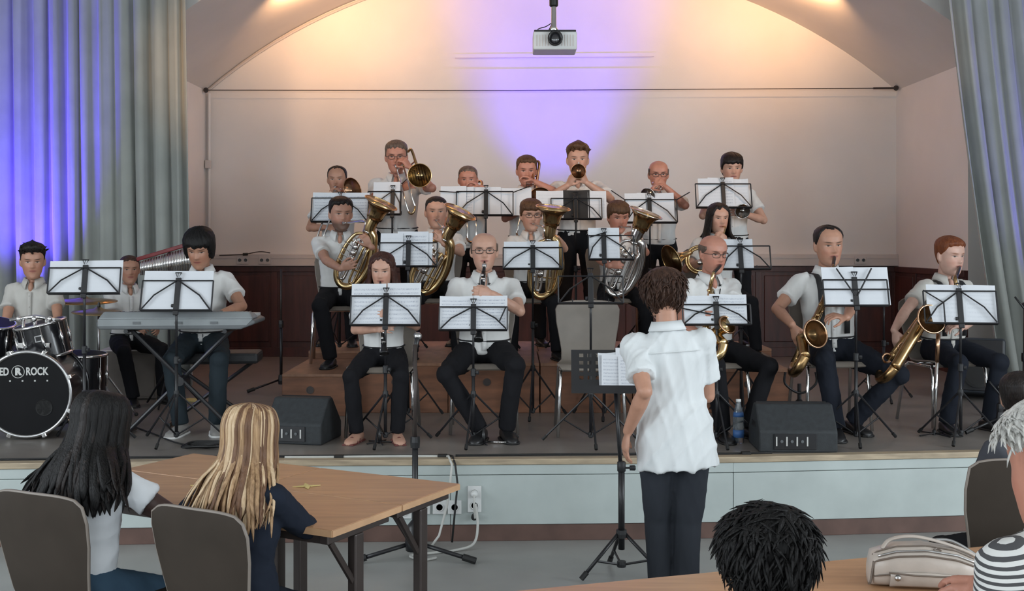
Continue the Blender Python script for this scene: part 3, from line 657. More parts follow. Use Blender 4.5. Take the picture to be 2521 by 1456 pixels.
    if collar:                                            # shirt collar: folded band with two points
        c = MB(); G = []
        for i in range(33):
            a = lerp(-2.78, 2.78, i/32); fr = max(0, (abs(a)-1.9)/.88)     # a=0 at the back
            cx, cy = math.sin(a), math.cos(a)
            row = []
            for (rr, zz) in ((.060, .492), (.062, .532-.012*fr), (.067, .538-.016*fr), (.079+.010*fr, .510-.030*fr), (.086+.016*fr, .494-.052*fr)):
                row.append(T(cx*rr*1.05*(.9+.1*w_), .008+cy*rr-.014*fr*(rr > .075), zz))
            G.append(row)
        c.grid(G, .0035); c.build('collar', shirt, so, smooth=True)
        pl = MB(); G = []
        zs = [lerp(.425, lo+.03, i/14) for i in range(15)]
        for z in zs:
            df = float(np.interp(z, [q[0] for q in secs], [q[2] for q in secs]))
            G.append([T(-.016, -df-.0045, z), T(0, -df-.0065, z), T(.016, -df-.0045, z)])
        po = pl.grid(G, .004).build('placket', shirt, so, smooth=True)
        for z in zs[1:-1:3]:
            df = float(np.interp(z, [q[0] for q in secs], [q[2] for q in secs])); MB().ball(T(.0, -df-.010, z), (.0055*k, .003*k, .0055*k), Rt, 8, 5).build('button', shirt, so)
    # ---- trousers, belt, shoes
    if legs:
        t = MB(); feet = feet or ([(-.17, -.44), (.17, -.44)] if sit else [(-.12, .02), (.12, -.03)])
        def tl(secs, n=22):
            vs = []; fs = []
            for (z, w, d, yo) in secs:
                for q in range(n):
                    a = 2*PI*q/n; vs.append(hc+(Rt @ Vector((w*math.cos(a), yo+d*math.sin(a), z)) if z > .0 else Vector((w*math.cos(a), yo+d*math.sin(a), z)))*k)
            for i in range(len(secs)-1):
                for q in range(n): fs.append((i*n+q, i*n+(q+1) % n, (i+1)*n+(q+1) % n, (i+1)*n+q))
            fs += [tuple(range(n-1, -1, -1)), tuple((len(secs)-1)*n+q for q in range(n))]; t.add(vs, fs)
        tl([(-.085 if sit else -.10, .10*w_, .10, .02), (-.05, .158*w_, .118, .01), (.0, .168*w_, .122+bel*.3, 0), (.05, .160*w_, .118+bel*.5, 0), (.075, .155*w_, .115+bel*.7, 0)])
        for i, sg in enumerate((-1, 1)):
            hj = hc+Vector((sg*.088*k*w_, -.01*k, -.015*k)); fx, fy = feet[i][0], feet[i][1]; fz = feet[i][2] if len(feet[i]) > 2 else 0.0
            an = Vector((fx, fy, .085*k+fz)); kh = Vector((sg*(.25 if sit else .05), -1, .5 if sit else 0))
            if knees: kh = Vector(knees[i])
            kn, an = ik(hj, an, .43*k, .41*k, kh)
            thr = .092*k*(.55+.45*w_)
            t.tube([hj, hj.lerp(kn, .5), kn, kn.lerp(an, .4), an-Vector((0, 0, .02*k))], [thr*1.02, thr*.9, .066*k, .062*k, .056*k], 16); t.ball(hj, thr, None, 14, 10); t.ball(kn, .0665*k, None, 14, 10)
            if shoes is not None:
                fd = (feet[i][3] if len(feet[i]) > 3 else sg*.22); Rf = Matrix.Rotation(fd, 3, 'Z'); sh = MB(); prof = [(-.075, .026, .060), (-.06, .034, .070), (-.02, .037, .078), (.04, .040, .066), (.10, .046, .050), (.15, .045, .042), (.185, .034, .034), (.20, .014, .020)]
                vs = []; fs = []; n = 14
                for (u, w, h) in prof:
                    for q in range(n):
                        a = 2*PI*q/n; ca, sa_ = math.cos(a), math.sin(a); zz = h/2+h/2*math.copysign(abs(sa_)**.6, sa_); vs.append(Vector((an.x, an.y, fz))+Rf @ Vector((w*math.copysign(abs(ca)**.8, ca), -u, zz))*k)
                for j in range(len(prof)-1):
                    for q in range(n): fs.append((j*n+q, j*n+(q+1) % n, (j+1)*n+(q+1) % n, (j+1)*n+q))
                fs += [tuple(range(n-1, -1, -1)), tuple((len(prof)-1)*n+q for q in range(n))]; sh.add(vs, fs)
                if shoes is C_SANDAL:
                    fo = sh.build('foot', skin, root, smooth=True)
                    sl = MB(); sl.box(Vector((an.x, an.y, .006*k+fz))+Rf @ Vector((0, -.065*k, 0)), (.088*k, .27*k, .014*k), Rf); so_ = sl.build('sandal', C_SANDAL, root, bevel=.004)
                    for u in (.05, .11):
                        MB().tube([Vector((an.x, an.y, fz))+Rf @ (Vector((w*.052, -u, .008+.058*(1-abs(w))**.5*(.9 if u < .1 else .75)))*k) for w in (-1, -.8, -.4, 0, .4, .8, 1)], .007*k, 6, flat=.5).build('strap', C_SANDAL, so_)
                else:
                    so_ = sh.build('shoe', shoes, root, smooth=True)
                    MB().tube([Vector((an.x, an.y, fz+.006*k))+Rf @ (Vector((w*1.07*sg2, -u, 0))*k) for sg2, rng_ in ((1, prof), (-1, prof[::-1])) for (u, w, h) in rng_], .0075*k, 6, closed=True).build('sole', M_soot if shoes is C_SHOE else C_WHITE, so_)
        me, co = remesh(t, .0125*(.6+.4*k)*(vox/.0056), 2, .5); co = folds(co, me, .004, shash(label) % 777); setco(me, co); to = link('trousers', me, pants, root)
        if belt and not untuck:
            MB().tube([T(.158*w_*math.cos(a), (.116+(bel*.7 if math.sin(a) < 0 else 0))*math.sin(a), .072) for a in np.linspace(0, 2*PI, 28, endpoint=False)], .013*k, 6, closed=True, flat=.45).build('belt', C_STRAP, to, smooth=True)
    # ---- hair and glasses
    if hair:
        ho = hair_shell(hair[0], Mh, hk, shash(label) % 999).build('hair', hair[1], root, smooth=True)
        if hair[0] == 'long': long_hair(ho, hair, Mh, hk, T, k)
        if hair[0] == 'quiff' or (len(hair) > 2 and hair[2]): tufts(ho, hair[1], Mh, hk, hair[2] if len(hair) > 2 else 30, shash(label) % 555)
    if glasses:
        g = MB()
        for sg in (-1, 1):
            loop = [Mh @ (Vector((sg*.033+.0235*math.copysign(abs(math.cos(a))**.7, math.cos(a)), -.099+abs(sg*.033+.0235*math.cos(a))**2*4.0, .1265+.0155*math.copysign(abs(math.sin(a))**.7, math.sin(a))))*hk) for a in np.linspace(0, 2*PI, 18, endpoint=False)]
            g.tube(loop, .0019*hk, 6, closed=True); g.tube([Mh @ (Vector(p)*hk) for p in ((sg*.0565, -.086, .131), (sg*.073, -.055, .130), (sg*.0775, .01, .127))], .0018*hk, 6)
        g.tube([Mh @ (Vector(p)*hk) for p in ((-.010, -.100, .130), (0, -.103, .132), (.010, -.100, .130))], .0019*hk, 6); g.build('glasses', glasses, root)
    return dict(root=root, T=T, Mh=Mh, hk=hk, arms=arms, k=k, L=L, loc=loc, yaw=yaw, mouth=root.matrix_basis @ (Mh @ (Vector((0, -.100, .066))*hk)))
def tufts(ho, m, Mh, hk, n, seed):
    r = random.Random(seed); b = MB()
    for i in range(n):
        th = r.gauss(0, 1.2); z = r.uniform(.185, .228); x, y, zz = head_pt(np.array(z), np.array(th)); p = Vector((float(x), float(y), z)); d = (p-Vector((0, 0, .125))).normalized(); sd = Vector((r.uniform(-1, 1), -.7+r.uniform(-.4, .4), .3)).normalized()
        L_ = r.uniform(.018, .034); b.tube([Mh @ ((p+d*.004)*hk), Mh @ ((p+d*.020+sd*L_*.45)*hk), Mh @ ((p+d*.022+sd*L_)*hk)], [.0075*hk, .006*hk, .0008*hk], 5)
    b.build('tuft', m, ho, smooth=True)
def long_hair(ho, hair, Mh, hk, T, k):
    """hair falling from a centre parting over both shoulders and down the back"""
    L_ = hair[3] if len(hair) > 3 else .30; r = random.Random(5); b = MB()
    for i in range(56):
        a = lerp(1.02, 2*PI-1.02, i/55)+r.uniform(-.04, .04); s, c = math.sin(a), math.cos(a)
        z0 = r.uniform(.10, .17); x, y, z = head_pt(np.array(z0), np.array(a)); p0 = Vector((float(x)*1.12, float(y)*1.10, z0)); p1 = Vector((float(x)*1.20, float(y)*1.08+.01, .055))
        q0 = Mh @ (p0*hk); q1 = Mh @ (p1*hk); ln = L_*r.uniform(.82, 1.05)
        dn = Vector((s*.10, -c*.02+(.0 if c < 0 else -.05), -1)).normalized()
        q2 = q1+dn*(.07*k)+Vector((s*.012, 0, 0))*k; q3 = q1+dn*(ln*.6*k)+Vector((s*.03, (-.055 if c > -.25 else .055), 0))*k; q4 = q1+dn*(ln*k)+Vector((s*.02, (-.06 if c > -.25 else .045), 0))*k
        b.tube(spline([q0, q1, q2, q3, q4], 3), np.interp(np.linspace(0, 1, 13), [0, .3, .7, 1], [.010*k, .016*k, .014*k, .003*k]).tolist(), 6, flat=.6)
    b.build('hair_length', hair[1], ho, smooth=True)

def fall_hair(P, mats, n, zend, spread, yback, seed, wid=.011, arange=2.35, front=0.0, jit=.05):
    """long loose hair from the crown down the back as many flat locks; zend in local metres above the floor"""
    r = random.Random(seed); Mh, hk = P['Mh'], P['hk']; bs = [MB() for _ in mats]; root = P['root']
    for i in range(n):
        a = lerp(-arange, arange, (i+.5)/n)+r.gauss(0, .06); lay = r.random(); th = PI-a; pts = []
        for z, g in ((.233, .021), (.222, .024), (.203, .025+.004*lay), (.16, .022+.007*lay), (.10, .020+.010*lay), (.03, .024+.014*lay)):
            x, y, zz = head_pt(np.array(max(z, .125)), np.array(th)); p = Vector((float(x), float(y), z)); dd = Vector((p.x, p.y, max(z-.125, 0))).normalized(); pts.append(Mh @ ((p+dd*g)*hk))
        l = pts[-1]; s, c = math.sin(a), math.cos(a)
        ze = zend+r.uniform(-.02, .07)+.05*(1-c)*.5; e = Vector((l.x*.5+s*spread*(.55+.5*lay)+r.gauss(0, jit*.35), yback*(.35+.65*max(c, 0))+r.gauss(0, .012)+front*(1-max(c, 0)), ze)); m1 = l.lerp(e, .35)+Vector((s*.012, .016*max(c, 0), 0)); m2 = l.lerp(e, .72)+Vector((s*.010+r.gauss(0, .006), .018*max(c, 0), 0)); pts += [m1, m2, e]
        q = spline(pts, 3); m = len(q); w = wid*r.uniform(.6, 1.35)
        bs[r.choices(range(len(mats)), [3, 2, 2][:len(mats)])[0]].tube(q, np.interp(np.linspace(0, 1, m), [0, .15, .6, .9, 1], [w*.5, w, w, w*.7, w*.08]).tolist(), 6, flat=.42, up=(s, c, .2))
    for b, m in zip(bs, mats):
        if b.v: b.build('hair_locks', m, root, smooth=True)

def comb_locks(P, m, n, seed, lines, L_=(.03, .055), rad=.004, lift=.003, off=.016, sw=(.25, 0, -1.0), jit=.3, zmax=.233):
    """short combed locks over the hair shell; lines = ([abs angle], [lowest z])"""
    r = random.Random(seed); b = MB(); Mh, hk = P['Mh'], P['hk']
    for i in range(n):
        th = r.uniform(-PI, PI); lo = interp(abs(th), lines[0], lines[1]); z = lo+(zmax-lo)*(1-r.random()**1.6 if r.random() < .5 else r.random())
        x, y, zz = head_pt(np.array(z), np.array(th)); p = Vector((float(x), float(y), z)); d = (p-Vector((0, 0, .125))).normalized(); p = p+d*off
        t = Vector((sw[0]+r.gauss(0, jit), sw[1]+r.gauss(0, jit), sw[2]+r.gauss(0, jit*.7))); t = (t-d*t.dot(d)).normalized(); l = r.uniform(*L_); c = r.uniform(-.4, .4); u = d.cross(t)
        b.tube([Mh @ (p*hk), Mh @ ((p+d*lift+t*l*.4+u*l*.10*c)*hk), Mh @ ((p+d*lift*.6+t*l*.8+u*l*.3*c)*hk), Mh @ ((p-d*.003+t*l*1.15+u*l*.55*c)*hk)], [rad*.7*hk, rad*hk, rad*.8*hk, rad*.15*hk], 5, flat=.6)
    b.build('hair_locks', m, P['root'], smooth=True)
# ------------------------------------------------------------------ music stands and sheets
def uvgrid(o, nu, nv):
    """planar uv for a thin double-sided grid sheet (nu rows along v top->bottom, nv columns)"""
    me = o.data; uvl = me.uv_layers.new(name='UVMap'); n = nu*nv
    for lp in me.loops:
        i = lp.vertex_index % n; uvl.data[lp.index].uv = ((i % nv)/(nv-1), 1-(i//nv)/(nu-1))
def sheet(label, M, u0, u1, v0, v1, off, m, bow=.006, rot=0.0, seed=0, name='sheet_music', cat='sheet music', grp='sheets on the music stands'):
    """paper in the desk frame of a stand: u across, v up, off behind the frame"""
    r = random.Random(seed); G = []; cu, cv = (u0+u1)/2, (v0+v1)/2; ph = r.uniform(0, 6)
    for i in range(7):
        row = []
        for j in range(6):
            u = lerp(u0, u1, j/5); v = lerp(v1, v0, i/6); du, dv = u-cu, v-cv; uu = cu+du*math.cos(rot)-dv*math.sin(rot); vv = cv+du*math.sin(rot)+dv*math.cos(rot)
            row.append(M @ Vector((uu, off+bow*math.sin(PI*j/5+ph*.1)+.004*(1-i/6)**2*math.sin(ph+j), vv)))
        G.append(row)
    c = M @ Vector(((u0+u1)/2, off, v0)); b = MB(); b.grid(G, .0012); b.v = [tuple(Vector(p)-c) for p in b.v]
    o = b.build(name, m, smooth=False, loc=c); uvgrid(o, 7, 6); return tag(o, label, cat, grp)
def music_stand(what, px, ybot, ytop, d, zfl, w=.44, yaw=0.0, tilt=.30, rollx=0.0, sheets=None, spine_h=None, feet=(.4, 2.5, 4.6), footr=.30, arms=None, desk=True, style='X', h=None, grp='folding wire music stands', poleoff=(0, 0), frame_l=None, frame_r=None):
    """folding wire stand; (px,ybot) = photo pixel of the middle of the bottom ledge at depth d"""
    c = W(px, ybot, d); base = Vector((c.x+poleoff[0], c.y+poleoff[1]+.02, zfl))
    t = thing('music_stand', 'black folding wire music stand '+what, 'music stand', base, 0, grp)
    hh = h if h else (ybot-ytop)/F*d/math.cos(tilt)
    # desk frame: u across, v up the desk, y normal (towards the player = +Y)
    Md = Matrix.Translation(c) @ Matrix.Rotation(yaw, 4, 'Z') @ Matrix.Rotation(-tilt, 4, 'X') @ Matrix.Rotation(rollx, 4, 'Y')
    D = lambda u, v, y=0.0: Md @ Vector((u, y, v))-base
    zc = c.z-zfl; pr = .0085; tz = max(.30, zc*.33)
    fl = -w/2 if frame_l is None else frame_l; fr_ = w/2 if frame_r is None else frame_r
    low = MB().tube([(0, 0, .03), (0, 0, zc*.62)], .0105, 10).build('lower_pole', M_black, t, smooth=True)
    top = Vector((c.x-base.x, c.y-base.y, zc))
    MB().tube([(0, 0, zc*.60), (0, 0, zc-.07), top+Vector((0, .012, .01))], .0075, 10).build('upper_pole', M_black, t, smooth=True)
    MB().lathe([(.013, -.025), (.017, -.02), (.017, .02), (.013, .025)], (0, 0, zc*.62), n=10).build('pole_clamp', M_blackpl, t)
    kb = MB(); kb.lathe([(.004, 0), (.004, .02), (.012, .02), (.013, .034), (.010, .036)], (0, 0, zc*.62), (1, -.4, 0), 8); kb.build('clamp_knob', M_blackpl, low)
    for a in feet:
        ca, sa = math.cos(a), math.sin(a); f0 = Vector((ca*.012, sa*.012, tz)); f1 = Vector((ca*footr, sa*footr, .012))
        lg = MB().tube([f0, f1], .0065, 6).build('leg', M_black, t)
        MB().tube([f1+(f0-f1).normalized()*.035, f1], .0105, 6).build('rubber_foot', M_soot, lg)
        m_ = f0.lerp(f1, .55); MB().tube([m_, (ca*.012, sa*.012, .05)], .005, 6).build('brace', M_black, t)
    MB().lathe([(.016, -.02), (.018, 0), (.016, .02)], (0, 0, tz), n=10).build('leg_hub', M_blackpl, t); MB().lathe([(.016, -.015), (.018, 0), (.016, .015)], (0, 0, .05), n=10).build('leg_hub', M_blackpl, t)
    if desk:
        spw = .034
        MB().hexa([D(-spw/2, -.03, .0), D(spw/2, -.03, .0), D(spw/2, -.03, .014), D(-spw/2, -.03, .014), D(-spw/2, hh+.02), D(spw/2, hh+.02), D(spw/2, hh+.02, .014), D(-spw/2, hh+.02, .014)]).build('spine', M_black, t, bevel=.003)
        MB().tube([D(-.016, hh+.045, -.004), D(-.005, hh+.02, -.008), D(.0, hh+.05, -.01), D(.005, hh+.02, -.008), D(.016, hh+.045, -.004)], .003, 6).build('spine_clip', M_black, t)
        MB().tube([D(-.02, hh+.05, -.002), D(.02, hh+.05, -.002)], .004, 6).build('clip_bar', M_black, t)
        br = .0050
        MB().tube([D(fl, 0), D(fr_, 0)], .006, 6).build('ledge_bar', M_black, t); MB().hexa([D(fl, -.004, 0), D(fr_, -.004, 0), D(fr_, -.004, .03), D(fl, -.004, .03), D(fl, .002, 0), D(fr_, .002, 0), D(fr_, .002, .03), D(fl, .002, .03)]).build('ledge', M_black, t)
        MB().tube([D(fl, hh), D(fr_, hh)], br, 6).build('top_bar', M_black, t)
        for u in (fl, fr_): MB().tube([D(u, 0), D(u, hh)], br, 6).build('side_bar', M_black, t)
        if style == 'X':
            for sg, ue in ((-1, fl), (1, fr_)): MB().tube([D(sg*.012, hh*.97, -.004), D(ue*.55+sg*.02, hh*.50, -.004), D(ue*.96, .006, -.004)], br, 6).build('diagonal', M_black, t)
        else:
            for sg in (-1, 1): MB().tube([D(sg*.008, hh*.38, -.004), D(sg*.11, hh*1.45, -.004)], .005, 6).build('diagonal', M_black, t)
            MB().tube([D(fl*1.1, hh*.62, -.004), D(fr_*1.06, hh*.62, -.004)], br, 6).build('cross_bar', M_black, t)
        for (u0, v0, u1, v1) in (arms or []): MB().tube([D(u0, v0, -.003), D(u1, v1, -.003)], .0045, 6).build('page_arm', M_black, t)
        for sg in (-1, 1): MB().tube([D(sg*w*.28, 0, .028), D(sg*w*.28, .012, .034), D(sg*w*.28+sg*.0, .035, .034)], .0028, 6).build('page_holder', M_black, t)
    kb2 = MB(); kb2.lathe([(.004, 0), (.004, .018), (.013, .018), (.014, .032)], D(0, .03, .014), (-1, .3, 0), 8); kb2.build('tilt_knob', M_blackpl, t)
    for i, q in enumerate(sheets or []):
        lab, u0, u1, v1, mi = q[:5]; sheet(lab, Md, u0, u1, .004, v1, .010+.005*i, PAPER[mi] if isinstance(mi, int) else mi, rot=q[5] if len(q) > 5 else 0.0, seed=int(px)+i, name=q[6] if len(q) > 6 else 'sheet_music', cat=q[7] if len(q) > 7 else 'sheet music')
    return t, Md, hh
# ------------------------------------------------------------------ stacking chair with a moulded shell
def shell_chair(label, loc, yaw, m=M_shell, legs=M_chrome, grp='shell chairs', backh=.86, bw=.20, seat=.45, edge=M_shelledge, name='shell_chair'):
    """faces -Y; origin on the floor under the seat centre"""
    t = thing(name, label, 'chair', loc, yaw, grp); G = []
    prof = [(-.225, seat-.022), (-.205, seat+.002), (-.12, seat+.002), (0, seat-.010), (.10, seat-.010), (.165, seat+.012), (.198, seat+.075), (.215, seat+.16), (.232, seat+.26), (.246, seat+.34), (.256, backh-.02), (.258, backh)]
    ws = [.185, .205, .208, .205, .19, .170, .168, .182, .200, .205, .195, .165]
    for i, ((y, z), w) in enumerate(zip(prof, ws)):
        w = w*bw/.20; row = []
        for j in range(13):
            u = -1+j/6; dish = .018*(u*u) if i > 4 else .006*u*u
            row.append((w*u, y-dish*(1 if i > 4 else 0), z+(dish if i <= 4 else 0)-(.012*abs(u)**4 if i >= 10 else 0)))
        G.append(row)
    sh = MB().grid(G, .011).build('shell', m, t, smooth=True, angle=50)
    eb = [G[i][0] for i in range(1, 12)]+[G[11][j] for j in range(1, 12)]+[G[i][12] for i in range(11, 0, -1)]
    MB().tube(eb, .0062, 6).build('shell_edge', edge, sh, smooth=True)
    for sx in (-1, 1):
        MB().tube([(sx*.215, -.20, .006), (sx*.198, -.165, seat-.05), (sx*.193, -.14, seat-.03)], .0115, 10).build('leg', legs, t, smooth=True)
        MB().tube([(sx*.215, .235, .006), (sx*.198, .16, seat-.05), (sx*.193, .12, seat-.03)], .0115, 10).build('leg', legs, t, smooth=True)
        MB().tube([(sx*.193, -.15, seat-.028), (sx*.193, .13, seat-.028)], .0105, 8).build('seat_rail', legs, t, smooth=True)
    MB().tube([(-.193, .10, seat-.028), (.193, .10, seat-.028)], .0105, 8).build('cross_rail', legs, t, smooth=True); MB().tube([(-.193, -.12, seat-.028), (.193, -.12, seat-.028)], .0105, 8).build('cross_rail', legs, t, smooth=True)
    return t
# ------------------------------------------------------------------ instruments
def inst(name, label, cat, at, grp=None): return thing(name, label, cat, at, 0, grp)
def rel(t, pts): o = t.location; return [Vector(p)-o for p in pts]
def baritone(label, bell, body, mouth, d, silver=False, sgn=1):
    """oval rotary baritone: bell = world rim centre, body = world centre of the oval, mouth = mouthpiece"""
    t = inst('baritone_horn', label, 'horn', body, 'brass baritone horns'); bell, body, mouth = Vector(bell), Vector(body), Vector(mouth); o = body
    ax = (bell-body).normalized(); sd = Vector((0, 1, 0)).cross(ax).normalized(); nm = ax.cross(sd).normalized()   # oval in plane (ax, sd)
    m = M_silver if silver else M_brass; q = lambda a, s, n=0.0: ax*a+sd*s+nm*n
    Lb = (bell-body).length
    # main conical tube: from the bell down one side, round the bottom bow and up the other side
    pts = spline([q(Lb, .0), q(Lb-.10, .0), q(Lb-.22, .0), q(.14, .055), q(-.02, .105), q(-.18, .098), q(-.275, .035), q(-.285, -.045), q(-.20, -.105), q(-.02, -.115), q(.11, -.085), q(.15, -.03)], 6)
    n = len(pts); tt = np.linspace(0, 1, n)
    MB().tube(pts, np.interp(tt, [0, .09, .2, .3, .45, .6, .8, 1], [.062, .050, .043, .036, .030, .026, .018, .010]).tolist(), 14).build('conical_tube', m, t, smooth=True)
    fl = [(.060, -.03), (.064, 0), (.072, .035), (.086, .065), (.108, .088), (.128, .098), (.131, .101), (.127, .1005), (.105, .085), (.082, .06), (.062, .02), (.05, -.03), (.035, -.10)]
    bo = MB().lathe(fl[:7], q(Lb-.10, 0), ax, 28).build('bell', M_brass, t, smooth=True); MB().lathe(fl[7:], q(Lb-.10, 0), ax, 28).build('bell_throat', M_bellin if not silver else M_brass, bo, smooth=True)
    MB().tube([q(Lb+.001, 0)+(sd*math.cos(a)+nm*math.sin(a))*.130 for a in np.linspace(0, 2*PI, 28, endpoint=False)], .0035, 6, closed=True).build('bell_rim', m, bo, smooth=True)
    MB().lathe([(.040, -.012), (.044, 0), (.040, .012)], q(Lb-.24, .004), ax, 16).build('ferrule', M_silver, t, smooth=True)
    # inner loops and rotary valves
    for k, (s0, s1, a0, a1, n_) in enumerate(((-.06, -.02, .10, -.20, -.03), (.02, .06, .08, -.20, -.03), (-.04, .04, .06, -.24, .015))):
        MB().tube(spline([q(a0, s0, n_), q(a1, s0, n_), q(a1-.035, (s0+s1)/2, n_), q(a1, s1, n_), q(a0, s1, n_)], 5), .0095, 8).build('valve_slide', M_silver if k % 2 == 0 else m, t, smooth=True)
    for k in range(4):
        c = q(.035-.047*k, -.035, -.045); MB().lathe([(.0, -.016), (.020, -.016), (.021, .012), (.012, .016), (.0, .016)], c, -nm, 14).build('rotary_valve', M_silver, t, smooth=True)
        MB().tube([c+(-nm)*.02, q(.04-.047*k, -.085, -.06), q(.045-.047*k, -.125, -.05)], .004, 6).build('valve_lever', M_silver, t)
    mr = mouth-o; MB().tube(spline([q(.15, -.03), q(.24, -.05, -.01), mr.lerp(q(.24, -.05, -.01), .35), mr], 6), [.010]*15+[.0065]*4, 8).build('leadpipe', M_silver, t, smooth=True)
    dm = (mr-q(.24, -.05, -.01)).normalized(); MB().lathe([(.006, -.05), (.008, -.03), (.0145, -.006), (.0145, 0), (.010, 0)], mr, dm, 14).build('mouthpiece', M_silver, t, smooth=True)
    MB().tube([q(.06, .085, .0), q(.06, -.10, .0)], .006, 6).build('brace', m, t); MB().tube([q(-.14, .10), q(-.14, -.10)], .006, 6).build('brace', m, t)
    return t
def flare(r0, r1, L_, n=10): return [(r0+(r1-r0)*(i/n)**3.2, L_*i/n) for i in range(n+1)]
def bell_part(t, m, c, axis, r0, r1, L_, thick=.0015, inner=None):
    b = MB().lathe(flare(r0, r1, L_), c, axis, 28).build('bell', m, t, smooth=True)
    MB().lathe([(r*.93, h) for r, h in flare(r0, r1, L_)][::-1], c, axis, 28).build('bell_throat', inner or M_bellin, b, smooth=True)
    x, y, z = frame(axis); c = Vector(c)
    MB().tube([c+z*L_+(x*math.cos(a)+y*math.sin(a))*r1*.985 for a in np.linspace(0, 2*PI, 28, endpoint=False)], .0028, 6, closed=True).build('bell_rim', m, b, smooth=True); return b
def trombone(label, mouth, slide_end, bell_c, bell_dir, bow, m=M_rose, slide_m=M_silver):
    """mouth, slide bow end, bell rim centre + axis, tuning bow (world)"""
    mouth, slide_end, bell_c, bow = map(Vector, (mouth, slide_end, bell_c, bow)); t = inst('trombone', label, 'trombone', mouth, 'trombones in the back row'); o = mouth
    ax = (slide_end-mouth).normalized(); bd = Vector(bell_dir).normalized(); off = (bell_c-mouth); off = (off-ax*off.dot(ax)); offn = off.normalized(); g = offn*.075
    e = slide_end-o; L_ = e.length
    MB().lathe([(.006, -.03), (.011, -.01), (.013, 0), (.009, 0)], ax*.0, -ax, 12).build('mouthpiece', slide_m, t, smooth=True)
    MB().tube([ax*.03, e], .0072, 8).build('slide_tube', slide_m, t, smooth=True); MB().tube([ax*.08+g, e+g], .0072, 8).build('slide_tube', slide_m, t, smooth=True)
    MB().tube(spline([e, e+ax*.03+g*.15, e+ax*.045+g*.5, e+ax*.03+g*.85, e+g], 4), .0085, 8).build('slide_bow', m, t, smooth=True)
    for a in (.10, .42): MB().tube([ax*(L_*a), ax*(L_*a)+g], .006, 6).build('slide_brace', slide_m, t)
    bc = bell_c-o; back = bow-o; r0 = bc-bd*.30
    pts = spline([r0, r0.lerp(back, .5), back+(r0-back)*.05, back-bd*.03+(-offn)*.035, back+(-offn)*.075, ax*.08+g], 6)
    MB().tube(pts, np.linspace(.014, .0085, len(pts)).tolist(), 10).build('bell_tube', m, t, smooth=True)
    bell_part(t, m, r0, bd, .014, .098, .30)
    MB().tube([r0.lerp(back, .55), r0.lerp(back, .55)-offn*.09], .006, 6).build('bell_brace', slide_m, t)
    return t
def trumpet(label, mouth, bell_c, m=M_brass, flat=False):
    mouth, bell_c = Vector(mouth), Vector(bell_c); t = inst('trumpet', label, 'trumpet', mouth, 'trumpets in the back row'); e = bell_c-mouth; L_ = e.length; ax = e.normalized()
    sx = Vector((0, 0, 1)).cross(ax).normalized(); up = ax.cross(sx); q = lambda a, u, s=0.0: ax*(a*L_)+up*u+sx*s
    MB().lathe([(.005, -.07), (.007, -.04), (.0125, -.006), (.0135, 0), (.009, 0)], (0, 0, 0), -ax, 12).build('mouthpiece', M_silver, t, smooth=True)
    MB().tube(spline([q(.12, 0), q(.5, -.0), q(.72, -.003), q(.80, -.028), q(.76, -.05), q(.5, -.052)], 6), .0062, 8).build('leadpipe', m, t, smooth=True)
    MB().tube(spline([q(.66, .0, .02), q(.40, .0, .02), q(.22, -.002, .02), q(.15, -.026, .02), q(.20, -.05, .02), q(.42, -.053, .012)], 6), .0068, 8).build('bell_tube', m, t, smooth=True)
    bell_part(t, m, q(.62, 0, .02), ax, .0085, .061, L_*.40)
    for k in range(3):
        c = q(.40+.075*k, -.085, .012); v = MB().lathe([(.011, 0), (.0135, .002), (.0135, .012), (.0122, .014), (.0122, .10), (.0135, .102), (.0135, .112), (.006, .116)], c, up, 12).build('valve', m, t, smooth=True)
        MB().lathe([(.002, .112), (.002, .135), (.0085, .137), (.0085, .141)], c, up, 10).build('valve_button', M_silver, v)
    return t
def clarinet(label, mouth, end, grp='clarinets'):
    mouth, end = Vector(mouth), Vector(end); t = inst('clarinet', label, 'clarinet', mouth, grp); e = end-mouth; L_ = e.length; ax = e.normalized(); sd = Vector((1, 0, 0)); fr = sd.cross(ax).normalized()
    if fr.y > 0: fr = -fr
    MB().lathe([(.004, 0), (.008, .02), (.0115, .075), (.013, .08)], (0, 0, 0), ax, 14).build('mouthpiece', M_ebony, t, smooth=True)
    MB().lathe([(.0140, .022), (.0150, .03), (.0150, .042), (.0140, .048)], (0, 0, 0), ax, 14).build('ligature', M_chrome, t, smooth=True)
    MB().lathe([(.0145, .08), (.0155, .14), (.0150, .145), (.0150, L_*.5), (.0160, L_*.51), (.0155, L_*.84), (.018, L_*.86)], (0, 0, 0), ax, 14).build('joint', M_ebony, t, smooth=True)
    b = MB().lathe([(.016, L_*.86), (.018, L_*.92), (.026, L_*.98), (.031, L_), (.028, L_), (.014, L_*.93)], (0, 0, 0), ax, 18).build('bell', M_ebony, t, smooth=True)
    for a in (.14/L_, .5, .85): MB().lathe([(.0165, -.006), (.0172, 0), (.0165, .006)], ax*(a*L_), ax, 14).build('ring', M_chrome, t, smooth=True)
    for k in range(9):
        a = .20+.075*k; MB().lathe([(.0065, 0), (.0085, .004), (.0085, .007)], ax*(a*L_)+fr*.0145+sd*(.006 if k % 2 else -.006), fr, 10).build('key', M_chrome, t, smooth=True)
    for s_ in (-1, 1): MB().tube([ax*(.2*L_)+fr*.014+sd*.014*s_, ax*(.80*L_)+fr*.014+sd*.014*s_], .0022, 6).build('key_rod', M_chrome, t)
    return t
